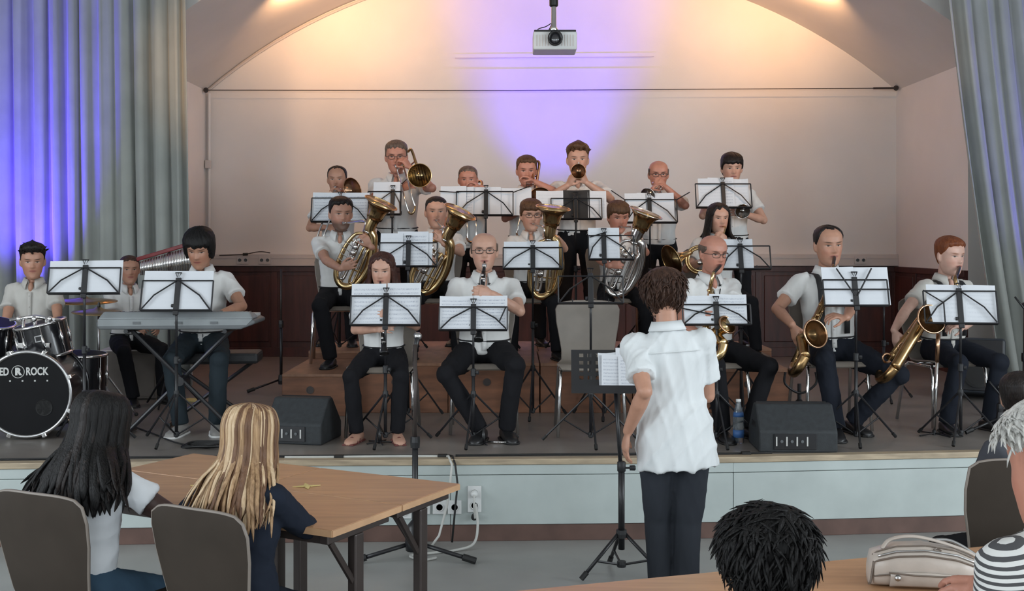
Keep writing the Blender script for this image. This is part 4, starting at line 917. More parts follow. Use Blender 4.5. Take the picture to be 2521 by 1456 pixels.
def saxophone(label, mouth, neck, top, bow, bell_c, bell_dir, r_bell=.072, r_top=.013, r_bow=.032, m=M_brass, bari=False, nkeys=12, loop=None, name='saxophone'):
    mouth, neck, top, bow, bell_c = map(Vector, (mouth, neck, top, bow, bell_c)); t = inst(name, label, 'saxophone', bow, 'saxophones'); o = bow; R_ = lambda p: Vector(p)-o
    bd = Vector(bell_dir).normalized()
    MB().tube(spline([R_(mouth), R_(mouth.lerp(neck, .55)), R_(neck)], 4), [.0075]+[.0115]*8, 10).build('mouthpiece', M_ebony, t, smooth=True)
    npts = [R_(mouth.lerp(neck, .7)), R_(neck), R_(neck.lerp(top, .6)+Vector((0, -.01, .01))), R_(top)] if loop is None else [R_(mouth.lerp(neck, .7)), R_(neck)]+[R_(p) for p in loop]+[R_(top)]
    MB().tube(spline(npts, 6), np.linspace(.0085, r_top, 6*(len(npts)-1)+1).tolist(), 10).build('neck', m, t, smooth=True)
    ax = (bow-top).normalized(); L_ = (bow-top).length; side = (bell_c-bow); side = (side-ax*side.dot(ax)).normalized()
    MB().tube([R_(top), R_(top.lerp(bow, .5)), R_(bow)], [r_top, (r_top+r_bow)/2, r_bow], 18).build('body_tube', m, t, smooth=True)
    sep = (bell_c-bow); sep = (sep-ax*sep.dot(ax)).length; b1 = bow+side*sep*.95; ppt = spline([R_(bow), R_(bow+ax*.05+side*sep*.12), R_(bow+ax*.075+side*sep*.48), R_(bow+ax*.045+side*sep*.85), R_(b1-ax*.02)], 6)
    MB().tube(ppt, np.linspace(r_bow, r_bow*1.12, len(ppt)).tolist(), 18).build('bow', m, t, smooth=True)
    fl0 = bell_c-bd*.13; up_ = spline([R_(b1-ax*.02), R_((b1-ax*.02).lerp(fl0, .5)), R_(fl0)], 6)
    MB().tube(up_, np.linspace(r_bow*1.12, r_bow*1.32, len(up_)).tolist(), 18).build('bell_bow', m, t, smooth=True)
    bell_part(t, m, R_(fl0), bd, r_bow*1.3, r_bell, .13)
    x, y, z = frame(bd); MB().tube([R_(bell_c)+(x*math.cos(a)+y*math.sin(a))*r_bell*.96 for a in np.linspace(0, 2*PI, 32, endpoint=False)], .0065, 8, closed=True).build('bell_rim', M_rose, t, smooth=True)
    fr = Vector((0, -1, 0)); fr = (fr-ax*fr.dot(ax)).normalized(); sd = ax.cross(fr)
    for k in range(nkeys):
        a = .12+.80*k/(nkeys-1); rr = lerp(r_top, r_bow, a); kr = .009+.011*a; sg = 1 if k % 3 == 0 else (-1 if k % 3 == 1 else .2); nn = (fr+sd*sg*.75).normalized()
        MB().lathe([(kr*.5, 0), (kr*.6, .006), (kr, .007), (kr, .011), (kr*.4, .013)], R_(top.lerp(bow, a))+nn*rr*.97, nn, 12).build('key_cup', m, t, smooth=True)
    for sg in (-.9, -.3, .5):
        nn = (fr+sd*sg).normalized(); MB().tube([R_(top.lerp(bow, .08))+nn*(r_top+.010), R_(top.lerp(bow, .92))+nn*(r_bow+.010)], .0028, 6).build('key_rod', m, t)
    for k in range(5):
        nn = (fr*.8+sd*-.8).normalized(); p = R_(top.lerp(bow, .15+.18*k)); MB().tube([p+nn*lerp(r_top, r_bow, .15+.18*k), p+nn*(lerp(r_top, r_bow, .15+.18*k)+.014)], .003, 6).build('key_post', m, t)
    return t
# ------------------------------------------------------------------ the band
def Hsit(ytop, d, fl, seat): return (1.70+(600-ytop)/F*d-fl-seat-.02)/.85
def Hst(ytop, d, fl): return (1.70+(600-ytop)/F*d-fl-.015)/1.715
def X(px, d): return (px-1260.5)/F*d
def hd(px, py, d, e=None, f=None, n=None, c=.6, t=None):
    o = dict(w=W(px, py, d), c=c)
    if e: o['e'] = e
    if f: o['f'] = f
    if n: o['n'] = n
    if t: o['t'] = t
    return o
FR = 'front row players'; SR = 'second row players'; TR = 'back row players'
# --- front row, left to right
Pk = person('boy with black bowl-cut hair bent over the keyboard', (X(500, 7.75), 7.75, S), .10, Hsit(562, 7.70, S, .50), seat=.50, lean=.08, head=(-.10, .34, 0), hs=1.12, hair=('bowl', H_BLACK), skin=SK_TAN, pants=C_JEANS, shoes=C_SNEAK,
            hands=dict(a=hd(452, 772, 7.36, n=(0, 0, -1), c=.35), b=hd(545, 772, 7.36, n=(0, 0, -1), c=.35, e=(1, .3, -.6))), feet=[(-.07, -.42), (.15, -.40)], group=FR)
Pd = person('boy in a pale shirt sitting behind the drum kit', (X(84, 8.1), 8.1, S), .12, Hsit(605, 8.1, S, .46), lean=.04, head=(.28, .10, 0), hs=1.16, hair=('quiff', H_DARK, 36), shirt=C_CREAM, skin=SK_MID,
            hands=dict(a=hd(8, 850, 7.78), b=hd(140, 835, 7.80)), group=FR)
Pb = person('small boy sitting on the grey cabinet behind the keyboard', (X(316, 9.0), 9.0, S), .55, Hsit(630, 9.0, S, .40), seat=.40, lean=.03, head=(-.1, .02, 0), hs=1.12, hair=('crop', H_BROWN), skin=SK_MID, feet=[(-.05, -.40), (.18, -.36)],
            hands=dict(b=hd(385, 800, 8.72), a=hd(330, 805, 8.72)), group=FR)
Pg = person('girl with long brown hair playing the clarinet', (X(945, 7.38), 7.38, S), .0, Hsit(622, 7.34, S, .45), seat=.45, lean=.10, head=(-.05, .10, 0), hs=1.14, hair=('long', H_REDB, 0, .22), skin=SK_FAIR, shoes=C_SANDAL,
            hands=dict(a=hd(925, 812, 7.06, e=(-1, .3, -.8), n=(.9, .3, 0), f=(.8, -.3, .1)), b=hd(968, 778, 7.06, e=(1, .3, -.9), n=(-.9, .3, 0), f=(-.8, -.3, .2))), feet=[(-.13, -.32), (.12, -.32)], knees=[(-.35, -1, .3), (.25, -1, .3)], group=FR)
Pm = person('balding man with glasses playing the clarinet', (X(1192, 7.48), 7.48, S), .02, Hsit(572, 7.42, S, .46), lean=.04, head=(.03, -.02, 0), hs=1.10, wide=1.10, belly=.02, hair=('bald', H_GREY), glasses=M_black, skin=SK_FAIR,
            hands=dict(a=hd(1180, 775, 7.10, e=(-1, .2, -.7), n=(.9, .3, 0), f=(.8, -.3, .1)), b=hd(1213, 725, 7.12, e=(1, .2, -.9), n=(-.9, .3, 0), f=(-.85, -.3, .15), c=.75)), feet=[(-.02, -.38), (.14, -.36)], knees=[(-.75, -1, .3), (.30, -1, .3)], group=FR)
Ps = person('bald man with glasses playing the alto saxophone', (X(1742, 7.52), 7.52, S), .30, Hsit(577, 7.46, S, .46), lean=.06, head=(.10, .10, 0), hs=1.10, wide=1.08, belly=.03, hair=('bald', H_GREY), glasses=M_legbrown, skin=SK_RUDDY,
            hands=dict(a=hd(1738, 840, 7.12, n=(.9, .3, 0)), b=hd(1772, 775, 7.12, n=(-.9, .3, 0), e=(1, .2, -.8))), feet=[(-.10, -.40), (.10, -.36)], knees=[(-.2, -1, .3), (.55, -1, .3)], group=FR)
Pt = person('tall dark-haired man playing the tenor saxophone', (X(2040, 7.62), 7.62, S), .05, Hsit(556, 7.58, S, .46), lean=.03, roll=-.03, head=(.06, .06, 0), hs=1.10, wide=1.08, hair=('receding', H_DARK), skin=SK_MID, pants=C_NAVY,
            hands=dict(a=hd(1950, 800, 7.22, e=(-1, .3, -.4), f=(.25, -.25, -.95), n=(.8, .4, -.1), c=.32), b=hd(2085, 782, 7.16, e=(.9, .2, -.9), f=(-.95, -.2, .15), n=(-.1, .3, -.9), c=.6)), feet=[(-.10, -.44), (.08, -.22)], knees=[(-.25, -1, .4), (1.0, -.9, .45)], group=FR)
Pr = person('ginger-haired young man playing the baritone saxophone', (X(2322, 7.78), 7.78, S), .22, Hsit(585, 7.74, S, .45), seat=.45, lean=.06, head=(.18, .08, 0), hs=1.12, hair=('short', H_GINGER), skin=SK_PALE, shirt=C_CREAM, pants=C_NAVY,
            hands=dict(a=hd(2200, 815, 7.42, e=(-1, .4, -.2), f=(.1, -.3, -.95), n=(.8, .4, -.1), c=.35), b=hd(2375, 805, 7.42, e=(1, .1, -.8), f=(-.95, -.2, .1), n=(0, .2, -.9))), feet=[(-.20, -.34), (.13, -.32)], knees=[(-.1, -1, .4), (.15, -1, .4)], group=FR)
# --- second row
P1 = person('bearded man with dark hair playing the leftmost baritone horn', (X(838, 8.95), 8.95, .77), .12, Hsit(490, 8.95, .77, .45), seat=.45, lean=.03, head=(.25, .06, 0), hs=1.15, wide=1.06, hair=('short', H_DARK), skin=SK_BEARD,
            hands=dict(a=hd(838, 662, 8.52, e=(-1, .2, -.8), f=(.85, -.3, .3), n=(.2, .9, .2), c=.6), b=hd(915, 608, 8.55, e=(.9, .2, -.9), f=(-.5, -.2, .8), n=(-.5, .6, .2), c=.8)), feet=[(-.06, -.40), (.22, -.40)], group=SR)
P2 = person('young man with short dark hair playing the horn beside the clarinets', (X(1074, 8.95), 8.95, RZ), .05, Hsit(489, 8.95, RZ, .45), seat=.45, lean=.04, head=(.05, .0, .0), hs=1.18, wide=1.06, hair=('crop', H_DARK), skin=SK_FAIR,
            hands=dict(a=hd(1040, 640, 8.55, e=(-1, .2, -.8)), b=hd(1092, 600, 8.55, e=(1, .0, -.9), f=(-.3, -.1, .95), n=(-.6, .6, 0), c=.8)), group=SR)
P3 = person('boy with glasses and brown fringe playing the middle horn', (X(1306, 8.95), 8.95, RZ), .05, Hsit(497, 8.95, RZ, .45), seat=.45, lean=.04, head=(.12, .06, 0), hs=1.18, hair=('fringe', H_LBROWN), glasses=M_legbrown, skin=SK_FAIR,
            hands=dict(a=hd(1290, 645, 8.55), b=hd(1372, 586, 8.55, e=(1, .1, -.8), f=(-.8, -.2, .3), n=(-.3, .6, -.3), c=.8)), group=SR)
P4 = person('boy with a reddish fringe playing the silver horn', (X(1517, 8.95), 8.95, RZ), .10, Hsit(501, 8.95, RZ, .45), seat=.45, lean=.06, head=(.10, .16, 0), hs=1.18, hair=('fringe', H_LBROWN), skin=SK_RUDDY,
            hands=dict(a=hd(1500, 655, 8.52, e=(-1, .1, -.8), f=(.9, -.2, .1), n=(.2, .9, 0), c=.75), b=hd(1568, 600, 8.55, e=(1, .1, -.9), f=(-.5, -.1, .8), n=(-.6, .6, 0), c=.7)), group=SR)
P5 = person('girl with long dark hair at the right end of the second row', (X(1762, 9.0), 9.0, RZ), .15, Hsit(503, 9.0, RZ, .43), seat=.43, lean=.05, head=(.05, .08, 0), hs=1.14, hair=('long', H_DARK, 0, .24), skin=SK_FAIR,
            hands=dict(a=hd(1738, 640, 8.7), b=hd(1790, 598, 8.7, e=(1, .1, -.8), f=(-.6, -.2, .6), n=(-.4, .7, 0), c=.8)), group=SR)
# --- back row, standing
def stander(label, px, ytop, d=9.75, **k):
    h = Hst(ytop, d, RZ); return person(label, (X(px, d), d, RZ), k.pop('yaw', 0.0), h, sit=False, group=TR, hs=k.pop('hs', 1.12), shoes=C_SHOE, **k)
A1 = stander('dark-haired man at the left end of the standing back row', 832, 408, 9.7, skin=SK_MID, hair=('receding', H_DARK), head=(0, .06, 0), lean=.02, hands=dict(a=hd(800, 560, 9.40, e=(-1, .2, -.8)), b=hd(848, 480, 9.42, e=(1, .2, -.8))))
A2 = stander('grey-haired man with glasses playing the valve trombone', 978, 348, 9.75, skin=SK_RUDDY, hair=('short', H_GREY), glasses=M_legbrown, head=(.06, .05, 0), wide=1.08, belly=.03, hands=dict(a=hd(985, 468, 9.42, e=(-1, .2, -.6), n=(.6, .6, 0)), b=hd(1012, 414, 9.52, e=(.9, .1, -1), f=(-.5, -.2, .6), n=(-.5, .4, -.2), c=.9)))
A3 = stander('short man with cropped grey hair, face half hidden by sheets', 1153, 408, 9.7, skin=SK_RUDDY, hair=('crop', H_GREY), head=(0, .04, 0), wide=1.06, belly=.03, hands=dict(a=hd(1140, 520, 9.35), b=hd(1185, 462, 9.45, e=(1, .2, -.6))))
A4 = stander('boy with reddish-brown hair playing trombone in the back row', 1296, 384, 9.75, skin=SK_RUDDY, hair=('short', H_LBROWN), head=(.05, .08, 0), hands=dict(a=hd(1283, 520, 9.35), b=hd(1318, 448, 9.5, e=(1, .2, -.6))))
A5 = stander('tall young man lit by the lamps, trumpet to his lips', 1421, 356, 9.75, skin=SK_FAIR, hair=('quiff', H_LBROWN, 20), head=(0, .0, 0), wide=1.05, hands=dict(a=hd(1396, 458, 9.40, e=(-1, .1, -.7), f=(.5, -.3, .8), n=(.6, .5, 0), c=.7), b=hd(1446, 452, 9.40, e=(1, .1, -.7), f=(-.5, -.3, .8), n=(-.6, .5, 0), c=.7)))
A6 = stander('bald man with brown glasses playing trumpet in the back row', 1618, 394, 9.75, skin=SK_RUDDY, hair=('bald', H_GREY), glasses=M_legbrown, head=(0, .05, 0), wide=1.08, belly=.05, hands=dict(a=hd(1598, 470, 9.42, e=(-1, .1, -.8)), b=hd(1640, 462, 9.42, e=(1, .1, -.9), f=(-.7, -.2, .6), n=(-.5, .5, 0), c=.8)))
A7 = stander('young dark-haired man at the right end of the back row', 1797, 378, 9.75, skin=SK_FAIR, hair=('fringe', H_DARK), head=(0, .06, 0), hands=dict(a=hd(1790, 505, 9.42, e=(-1, .1, -.8)), b=hd(1835, 528, 9.45, e=(1, .2, -.8), f=(-.8, -.3, .2), n=(-.3, .5, 0), c=.7)))
# --- saxophone harnesses
def strap(P, xs, name='harness', w=.018):
    for sg in xs:
        G = []
        for (z, y) in ((.10, -.134), (.20, -.132), (.30, -.134), (.38, -.128), (.42, -.114), (.46, -.090), (.482, -.05), (.487, .0), (.465, .075), (.40, .118), (.30, .122), (.15, .118)):
            xx = sg*(.085+.03*(z-.3)); G.append([P['T'](xx-w, y, z), P['T'](xx+w, y, z)])
        MB().grid(G, .005).build(name, C_STRAP, P['root'], smooth=True)
strap(Pt, (-1, 1)); strap(Pr, (-1, 1))
for P, r_ in ((Pm, .072), (Ps, .072)):                     # neck cords
    b = MB(); b.tube([P['T'](r_*math.sin(a)*1.1, .006+r_*math.cos(a)-(.05*max(0, abs(a)-2.0)), .520-(.055*max(0, abs(a)-1.5))) for a in np.linspace(-2.75, 2.75, 24)], .0085, 6, flat=.6); b.tube([P['T'](-.03, -.105, .43), P['T'](0, -.135, .33), P['T'](.03, -.105, .43)], .004, 6); b.build('neck_strap', C_STRAP, P['root'], smooth=True)
# ------------------------------------------------------------------ their instruments
clarinet('black clarinet with silver keys played by the long-haired girl', Pg['mouth']+V(0, .004, 0), W(946, 872, 6.98))
clarinet('black clarinet with silver keys played by the man with glasses', Pm['mouth']+V(0, .004, 0), W(1178, 838, 7.02))
saxophone('small brass alto saxophone half hidden behind a music stand', Ps['mouth']+V(0, .01, 0), W(1757, 672, 7.22), W(1750, 700, 7.22), W(1732, 860, 7.05), W(1790, 800, 7.0), (.5, -.7, .5), r_bell=.06, r_bow=.026, nkeys=9)
saxophone('brass tenor saxophone with a round bell facing the hall', Pt['mouth']+V(0, .01, 0), W(2050, 662, 7.28), W(2030, 735, 7.25), W(1956, 898, 7.12), W(2008, 822, 6.98), (.42, -.86, .28), r_bell=.090, r_top=.018, r_bow=.029, m=M_brassdk)
bs = saxophone('dark brass baritone saxophone propped on a steel floor peg', Pr['mouth']+V(0, .01, 0), W(2352, 690, 7.42), W(2296, 745, 7.36), W(2174, 910, 7.34), W(2293, 786, 7.12), (.18, -.93, .32), r_bell=.094, r_top=.024, r_bow=.029, m=M_brassdk, nkeys=8, loop=[W(2365, 760, 7.42), W(2340, 720, 7.40)])
pg = MB(); p0 = W(2310, 822, 7.22)-bs.location; p1 = Vector((W(2300, 1062, 7.30).x, 7.30, S+.01))-bs.location; pg.tube([p0, p0.lerp(p1, .28)], .014, 10); pg.build('peg_socket', M_rose, bs, smooth=True); MB().tube([p0.lerp(p1, .25), p1], [.010, .008], 10).build('floor_peg', M_chrome, bs, smooth=True)
for k in range(3):
    c = W(2283-38*k, 838-0+26*k, 7.22)-bs.location+V(-.06, 0, .02); MB().tube([c+V(.028*math.cos(a), 0, .028*math.sin(a)) for a in np.linspace(.4, 5.6, 14)], .007, 8).build('key_guard', M_rose, bs, smooth=True)
tp = thing('peg_foot', 'small folding tripod foot under the baritone saxophone peg', 'stand', (W(2300, 1062, 7.30).x, 7.30, S))
for k in range(4): a = .5+k*PI/2; MB().tube([(0, 0, .012), (.13*math.cos(a), .13*math.sin(a), .006)], .005, 6).build('leg', M_black, tp)
MB().lathe([(.012, .0), (.012, .03), (.009, .035)], (0, 0, 0), n=10).build('hub', M_black, tp)
baritone('brass baritone horn held by the bearded man', W(938, 500, 8.52), W(884, 622, 8.60), P1['mouth']+V(0, -.008, 0), 8.6)
baritone('brass baritone horn held beside the front clarinet player', W(1133, 522, 8.50), W(1072, 640, 8.60), P2['mouth']+V(0, -.008, 0), 8.6)
baritone('brass baritone horn held by the boy with glasses', W(1362, 512, 8.50), W(1346, 640, 8.58), P3['mouth']+V(0, -.008, 0), 8.6)
baritone('silver baritone horn with brass bell held by the fringed boy', W(1590, 524, 8.48), W(1545, 640, 8.56), P4['mouth']+V(0, -.008, 0), 8.6, silver=True)
# a round horn, mostly hidden, for the girl at the right end
ch = W(1722, 640, 8.72); t = inst('french_horn', 'coiled brass horn half hidden behind the bald saxophone player', 'horn', ch)
for r_ in (.105, .085): MB().tube([V(r_*math.cos(a), -.01*math.sin(a*2), r_*math.sin(a)) for a in np.linspace(0, 2*PI, 28, endpoint=False)], .0095, 8, closed=True).build('coil', M_brass, t, smooth=True)
bell_part(t, M_brass, V(-.06, .02, .06), V(-.75, -.35, -.30), .02, .125, .19)
MB().tube(spline([V(.10, 0, .02), V(.14, -.01, .09), P5['mouth']-ch+V(.01, -.06, -.02), P5['mouth']-ch+V(0, -.006, 0)], 5), .006, 8).build('leadpipe', M_brass, t, smooth=True)
for k in range(3): MB().lathe([(0, 0), (.018, 0), (.018, .03), (0, .032)], V(.02+.035*k-.03, -.03, -.02), (0, -1, 0), 12).build('rotary_valve', M_silver, t, smooth=True)
trombone('trombone of the man at the left end, bell just above the sheets', A1['mouth']+V(0, -.01, 0), W(778, 592, 9.05), W(868, 466, 9.35), (.75, -.6, .25), W(862, 455, 9.95))
trombone('brass valve trombone with its round bell facing the hall', A2['mouth']+V(.0, -.01, 0), W(1006, 522, 9.20), W(1033, 432, 9.28), (.05, -1, -.04), W(1012, 366, 9.72), m=M_brass)
trombone('trombone of the short man, its slide hanging below the sheets', A3['mouth']+V(0, -.01, 0), W(1150, 588, 9.10), W(1196, 492, 9.36), (.15, -1, -.1), W(1186, 446, 9.8), m=M_rose)
trombone('trombone of the reddish-haired boy, tuning bow beside his ear', A4['mouth']+V(0, -.01, 0), W(1272, 575, 9.05), W(1330, 490, 9.36), (.12, -1, -.15), W(1328, 398, 9.72), m=M_rose)
trumpet('brass trumpet of the tall young man pointing at the hall', A5['mouth']+V(0, -.01, 0), W(1418, 422, 9.18), m=M_rose)
trumpet('silver trumpet of the bald man behind a music stand', A6['mouth']+V(0, -.01, 0), W(1590, 480, 9.30), m=M_silver)
trumpet('silver trumpet lowered behind the rightmost back row stand', W(1800, 492, 9.52), W(1822, 520, 9.22), m=M_silver)
# ------------------------------------------------------------------ chairs on the stage
def seat_for(P, label, fl, seat=.45, m=M_shell, dy=-.02, extra=0): return shell_chair(label, (P['loc'].x, P['loc'].y+dy, fl), P['yaw']+extra, m, seat=seat-.012, grp='shell chairs on the stage', backh=seat+.40)
seat_for(Pg, 'beige shell chair under the clarinet girl', S); seat_for(Pm, 'beige shell chair under the clarinet man with glasses', S, .46); seat_for(Ps, 'beige shell chair under the bald saxophone player', S, .46)
seat_for(Pt, 'beige shell chair under the tenor saxophone player', S, .46); seat_for(Pr, 'beige shell chair under the baritone saxophone player', S)
seat_for(P1, 'beige shell chair under the bearded horn player', .77); seat_for(P2, 'beige shell chair under the second horn player from the left', RZ); seat_for(P3, 'beige shell chair under the boy with glasses', RZ); seat_for(P4, 'beige shell chair under the boy with the silver horn', RZ); seat_for(P5, 'beige shell chair under the long-haired girl on the riser', RZ, .43)
shell_chair('empty beige shell chair standing at the front of the stage', (X(1452, 7.38), 7.38, S), .0, M_shell, grp='shell chairs on the stage', backh=.845, bw=.205)
# ------------------------------------------------------------------ music stands with their sheets
music_stand('in front of the drum kit', 205, 722, 660, 7.0, S, .43, yaw=.10, rollx=.0, tilt=.28, sheets=[('wide pale sheet on the stand before the drum kit', -.215, .225, .21, 3, .01)], arms=None)
music_stand('in front of the keyboard', 432, 764, 692, 7.02, S, .44, sheets=[('wide pale sheet on the stand before the keyboard', -.215, .215, .255, 3)])
music_stand('in front of the clarinet girl', 948, 800, 730, 7.0, S, .43, sheets=[('printed left sheet before the clarinet girl', -.215, .0, .265, 1, .01), ('printed right sheet before the clarinet girl', .005, .215, .27, 1)])
music_stand('in front of the clarinet man', 1165, 812, 757, 7.0, S, .42, sheets=[('printed left sheet before the clarinet man', -.21, -.005, .215, 1), ('printed right sheet before the clarinet man', .0, .21, .22, 2)], arms=[(.20, .14, .16, .05)])
music_stand('without sheets before the empty chair', 1455, 746, 682, 7.0, S, .40, h=.17, feet=(.15, 3.0, 4.75))
music_stand('in front of the bald saxophone player', 1766, 799, 751, 7.0, S, .42, sheets=[('pale left sheet before the bald saxophone player', -.20, .0, .185, 0), ('printed right sheet before the bald saxophone player', -.04, .19, .195, 1, -.02)], arms=[(-.02, .06, -.30, .12)], feet=(.15, 3.0, 4.75))
music_stand('in front of the tenor saxophone player', 2110, 752, 690, 7.04, S, .40, style='V', sheets=[('pale left sheet before the tenor saxophone player', -.20, .0, .25, 3, .005), ('pale right sheet before the tenor saxophone player', .0, .215, .25, 3)], feet=(.35, 2.6, 4.5))
music_stand('in front of the baritone saxophone player', 2368, 796, 718, 7.08, S, .44, yaw=-.12, sheets=[('crooked left sheet before the baritone saxophone player', -.20, .03, .25, 0, -.03), ('crooked right sheet before the baritone saxophone player', .03, .22, .25, 0, -.02)], arms=[(-.22, .21, -.10, .13), (-.10, .13, -.10, 0)], feet=(.25, 2.2, 4.2))
music_stand('before the second horn player', 1004, 655, 598, 8.02, S, .41, sheets=[('left sheet before the second horn player', -.20, -.04, .245, 0), ('printed middle sheet before the second horn player', -.08, .14, .26, 1), ('right sheet before the second horn player', .04, .17, .25, 0)], footr=.26)
music_stand('before the boy with glasses', 1312, 661, 610, 8.02, S, .42, sheets=[('left sheet before the boy with glasses', -.205, .0, .20, 0), ('right sheet before the boy with glasses', -.04, .185, .205, 0)], footr=.26)
music_stand('before the silver horn', 1488, 638, 580, 8.02, S, .36, sheets=[('single sheet before the silver horn', -.11, .11, .235, 0)], arms=[(-.10, .16, .02, .20)], frame_l=-.11, frame_r=.21, footr=.26)
music_stand('before the long-haired girl on the riser', 1826, 662, 606, 8.10, S, .42, sheets=[('single sheet before the long-haired girl on the riser', -.13, .09, .225, 0)], frame_l=-.14, frame_r=.21, footr=.26)
BK = 9.18
music_stand('at the left end of the back row', 835, 545, 487, BK, RZ, .46, sheets=[('printed left sheet at the left end of the back row', -.225, .0, .25, 1), ('printed right sheet at the left end of the back row', .005, .235, .25, 1)])
music_stand('before the valve trombone', 965, 527, 471, BK+.05, RZ, .26, sheets=[('pale sheet before the valve trombone', -.16, .06, .28, 3), ('dark printed booklet before the valve trombone', -.07, .07, .255, M_folder2, 0, 'songbook', 'booklet')], frame_l=-.20, frame_r=.07)
music_stand('before the short man', 1196, 529, 471, BK, RZ, .46, sheets=[('wide left sheet before the short man', -.37, -.16, .25, 3), ('printed narrow sheet before the short man', -.28, -.10, .245, 1), ('pale middle sheet before the short man', -.12, .12, .245, 3), ('pale right sheet before the short man', .10, .37, .24, 3)], arms=[(.22, .19, .36, .245), (-.22, .19, -.38, .20)], frame_l=-.24, frame_r=.22)
music_stand('with the black folder', 1418, 538, 488, BK, RZ, .42, sheets=[('left sheet beside the black folder', -.32, -.10, .24, 0), ('right sheet beside the black folder', .10, .25, .24, 0), ('black folder standing on the back row stand', -.10, .115, .25, M_folder, 0, 'music_folder', 'folder')], frame_l=-.20, frame_r=.21)
music_stand('before the bald trumpet player', 1601, 547, 491, BK, RZ, .42, sheets=[('left sheet before the bald trumpet player', -.20, -.03, .25, 0), ('wide right sheet before the bald trumpet player', -.10, .20, .255, 3)], arms=[(-.20, .19, -.31, .27), (.22, .19, .33, .255)], frame_l=-.20, frame_r=.22)
music_stand('at the right end of the back row', 1783, 510, 452, BK, RZ, .45, sheets=[('left sheet at the right end of the back row', -.20, .0, .25, 0), ('printed middle sheet at the right end of the back row', -.12, .09, .26, 1), ('right sheet at the right end of the back row', .08, .21, .25, 0)])
music_stand('without its desk behind the tenor saxophone player', 2178, 760, 700, 8.9, S, .40, desk=False, footr=.28)
# ------------------------------------------------------------------ drum kit
def text_part(body, parent, loc, size, m, rot=(PI/2, 0, 0), ext=.001, name='lettering', bold=0.0, sx=1.0, align='CENTER'):
    cu = bpy.data.curves.new(name, 'FONT'); cu.body = body; cu.size = size; cu.extrude = ext; cu.align_x = align; cu.align_y = 'CENTER'; cu.offset = bold; cu.space_character = 1.02
    o = bpy.data.objects.new(name, cu); COL.objects.link(o); dg = bpy.context.evaluated_depsgraph_get(); me = bpy.data.meshes.new_from_object(o.evaluated_get(dg), depsgraph=dg)
    bpy.data.objects.remove(o); bpy.data.curves.remove(cu); o = bpy.data.objects.new(name, me); COL.objects.link(o); me.materials.clear(); me.materials.append(m)
    o.parent = parent; o.location = loc; o.rotation_euler = rot; o.scale = (sx, 1, 1); return o
def drum(label, c, axis, r, h, grp, lugs=8, m=M_drumblk, head=M_drumhead, name='tom_drum', badge=True, hoop=M_chrome):
    """shell from c along axis (top head at +h)"""
    t = thing(name, label, 'drum', c, 0, grp); ax = Vector(axis).normalized(); x, y, z = frame(ax)
    MB().lathe([(r*.98, .004), (r, .006), (r, h-.006), (r*.98, h-.004)], (0, 0, 0), ax, 40).build('shell', m, t, smooth=True, angle=40)
    MB().lathe([(0, h), (r*.985, h), (r*.99, h-.008)], (0, 0, 0), ax, 36).build('batter_head', head, t); MB().lathe([(0, 0), (r*.985, 0), (r*.99, .008)], (0, 0, 0), ax, 36).build('bottom_head', head, t)
    for hh in (.010, h-.010): MB().tube([z*hh+(x*math.cos(a)+y*math.sin(a))*(r*1.03) for a in np.linspace(0, 2*PI, 40, endpoint=False)], .0105, 8, closed=True).build('hoop', hoop, t, smooth=True)
    for k in range(lugs):
        a = 2*PI*(k+.5)/lugs; d_ = x*math.cos(a)+y*math.sin(a); lg = MB().tube([d_*(r*1.02)+z*(h*.28), d_*(r*1.045)+z*(h*.5), d_*(r*1.02)+z*(h*.72)], [.006, .011, .006], 8).build('lug', M_chrome, t, smooth=True)
        MB().tube([d_*(r*1.045)+z*.012, d_*(r*1.045)+z*(h-.012)], .0032, 6).build('tension_rod', M_chrome, lg)
    if badge:
        d_ = (Vector((0.25, -1, 0))-ax*ax.dot(Vector((0.25, -1, 0)))).normalized(); s_ = ax.cross(d_); R = Matrix((s_, d_, ax)).transposed(); bo = MB().box(d_*(r+.002)+z*(h*.62), (.050, .005, .040), R).build('badge', M_steel, t); MB().box(d_*(r+.0045)+z*(h*.62), (.038, .004, .028), R).build('badge_plate', M_black, bo)
    return t
GK = 'black drum kit'
bc = Vector((X(66, 7.12), 7.12, S+.285)); ab = V(.10, -1, 0).normalized(); br = .262
bd = thing('bass_drum', 'black bass drum with silver lettering on its front head', 'drum', bc, 0, GK); zr = math.atan2(ab.x, -ab.y); x_, y_, z_ = frame(ab)
MB().lathe([(br*.97, -.40), (br, -.395), (br, -.02), (br*.97, -.015)], (0, 0, 0), ab, 48).build('shell', M_drumblk, bd, smooth=True, angle=40)
MB().lathe([(0, 0), (br*.98, 0), (br*.98, -.02)], (0, 0, 0), ab, 48).build('front_head', M_drumhead, bd)
MB().tube([ab*-.002+(x_*math.cos(a)+y_*math.sin(a))*(br*1.015) for a in np.linspace(0, 2*PI, 56, endpoint=False)], .0125, 8, closed=True).build('front_hoop', M_steel, bd, smooth=True)
MB().tube([ab*-.40+(x_*math.cos(a)+y_*math.sin(a))*(br*1.02) for a in np.linspace(0, 2*PI, 56, endpoint=False)], .013, 8, closed=True).build('rear_hoop', M_drumblk, bd, smooth=True)
for k in range(8):
    a = 2*PI*(k+.5)/8; d_ = x_*math.cos(a)+y_*math.sin(a); cl = MB().box(d_*(br*1.06)+ab*-.005, (.03, .03, .03), Matrix((d_, ab, d_.cross(ab))).transposed()).build('claw', M_chrome, bd, bevel=.006); MB().tube([d_*(br*1.075)+ab*.01, d_*(br*1.075)-ab*.11], .004, 6).build('tension_rod', M_chrome, cl)
hs_ = V(math.cos(zr), math.sin(zr), 0)
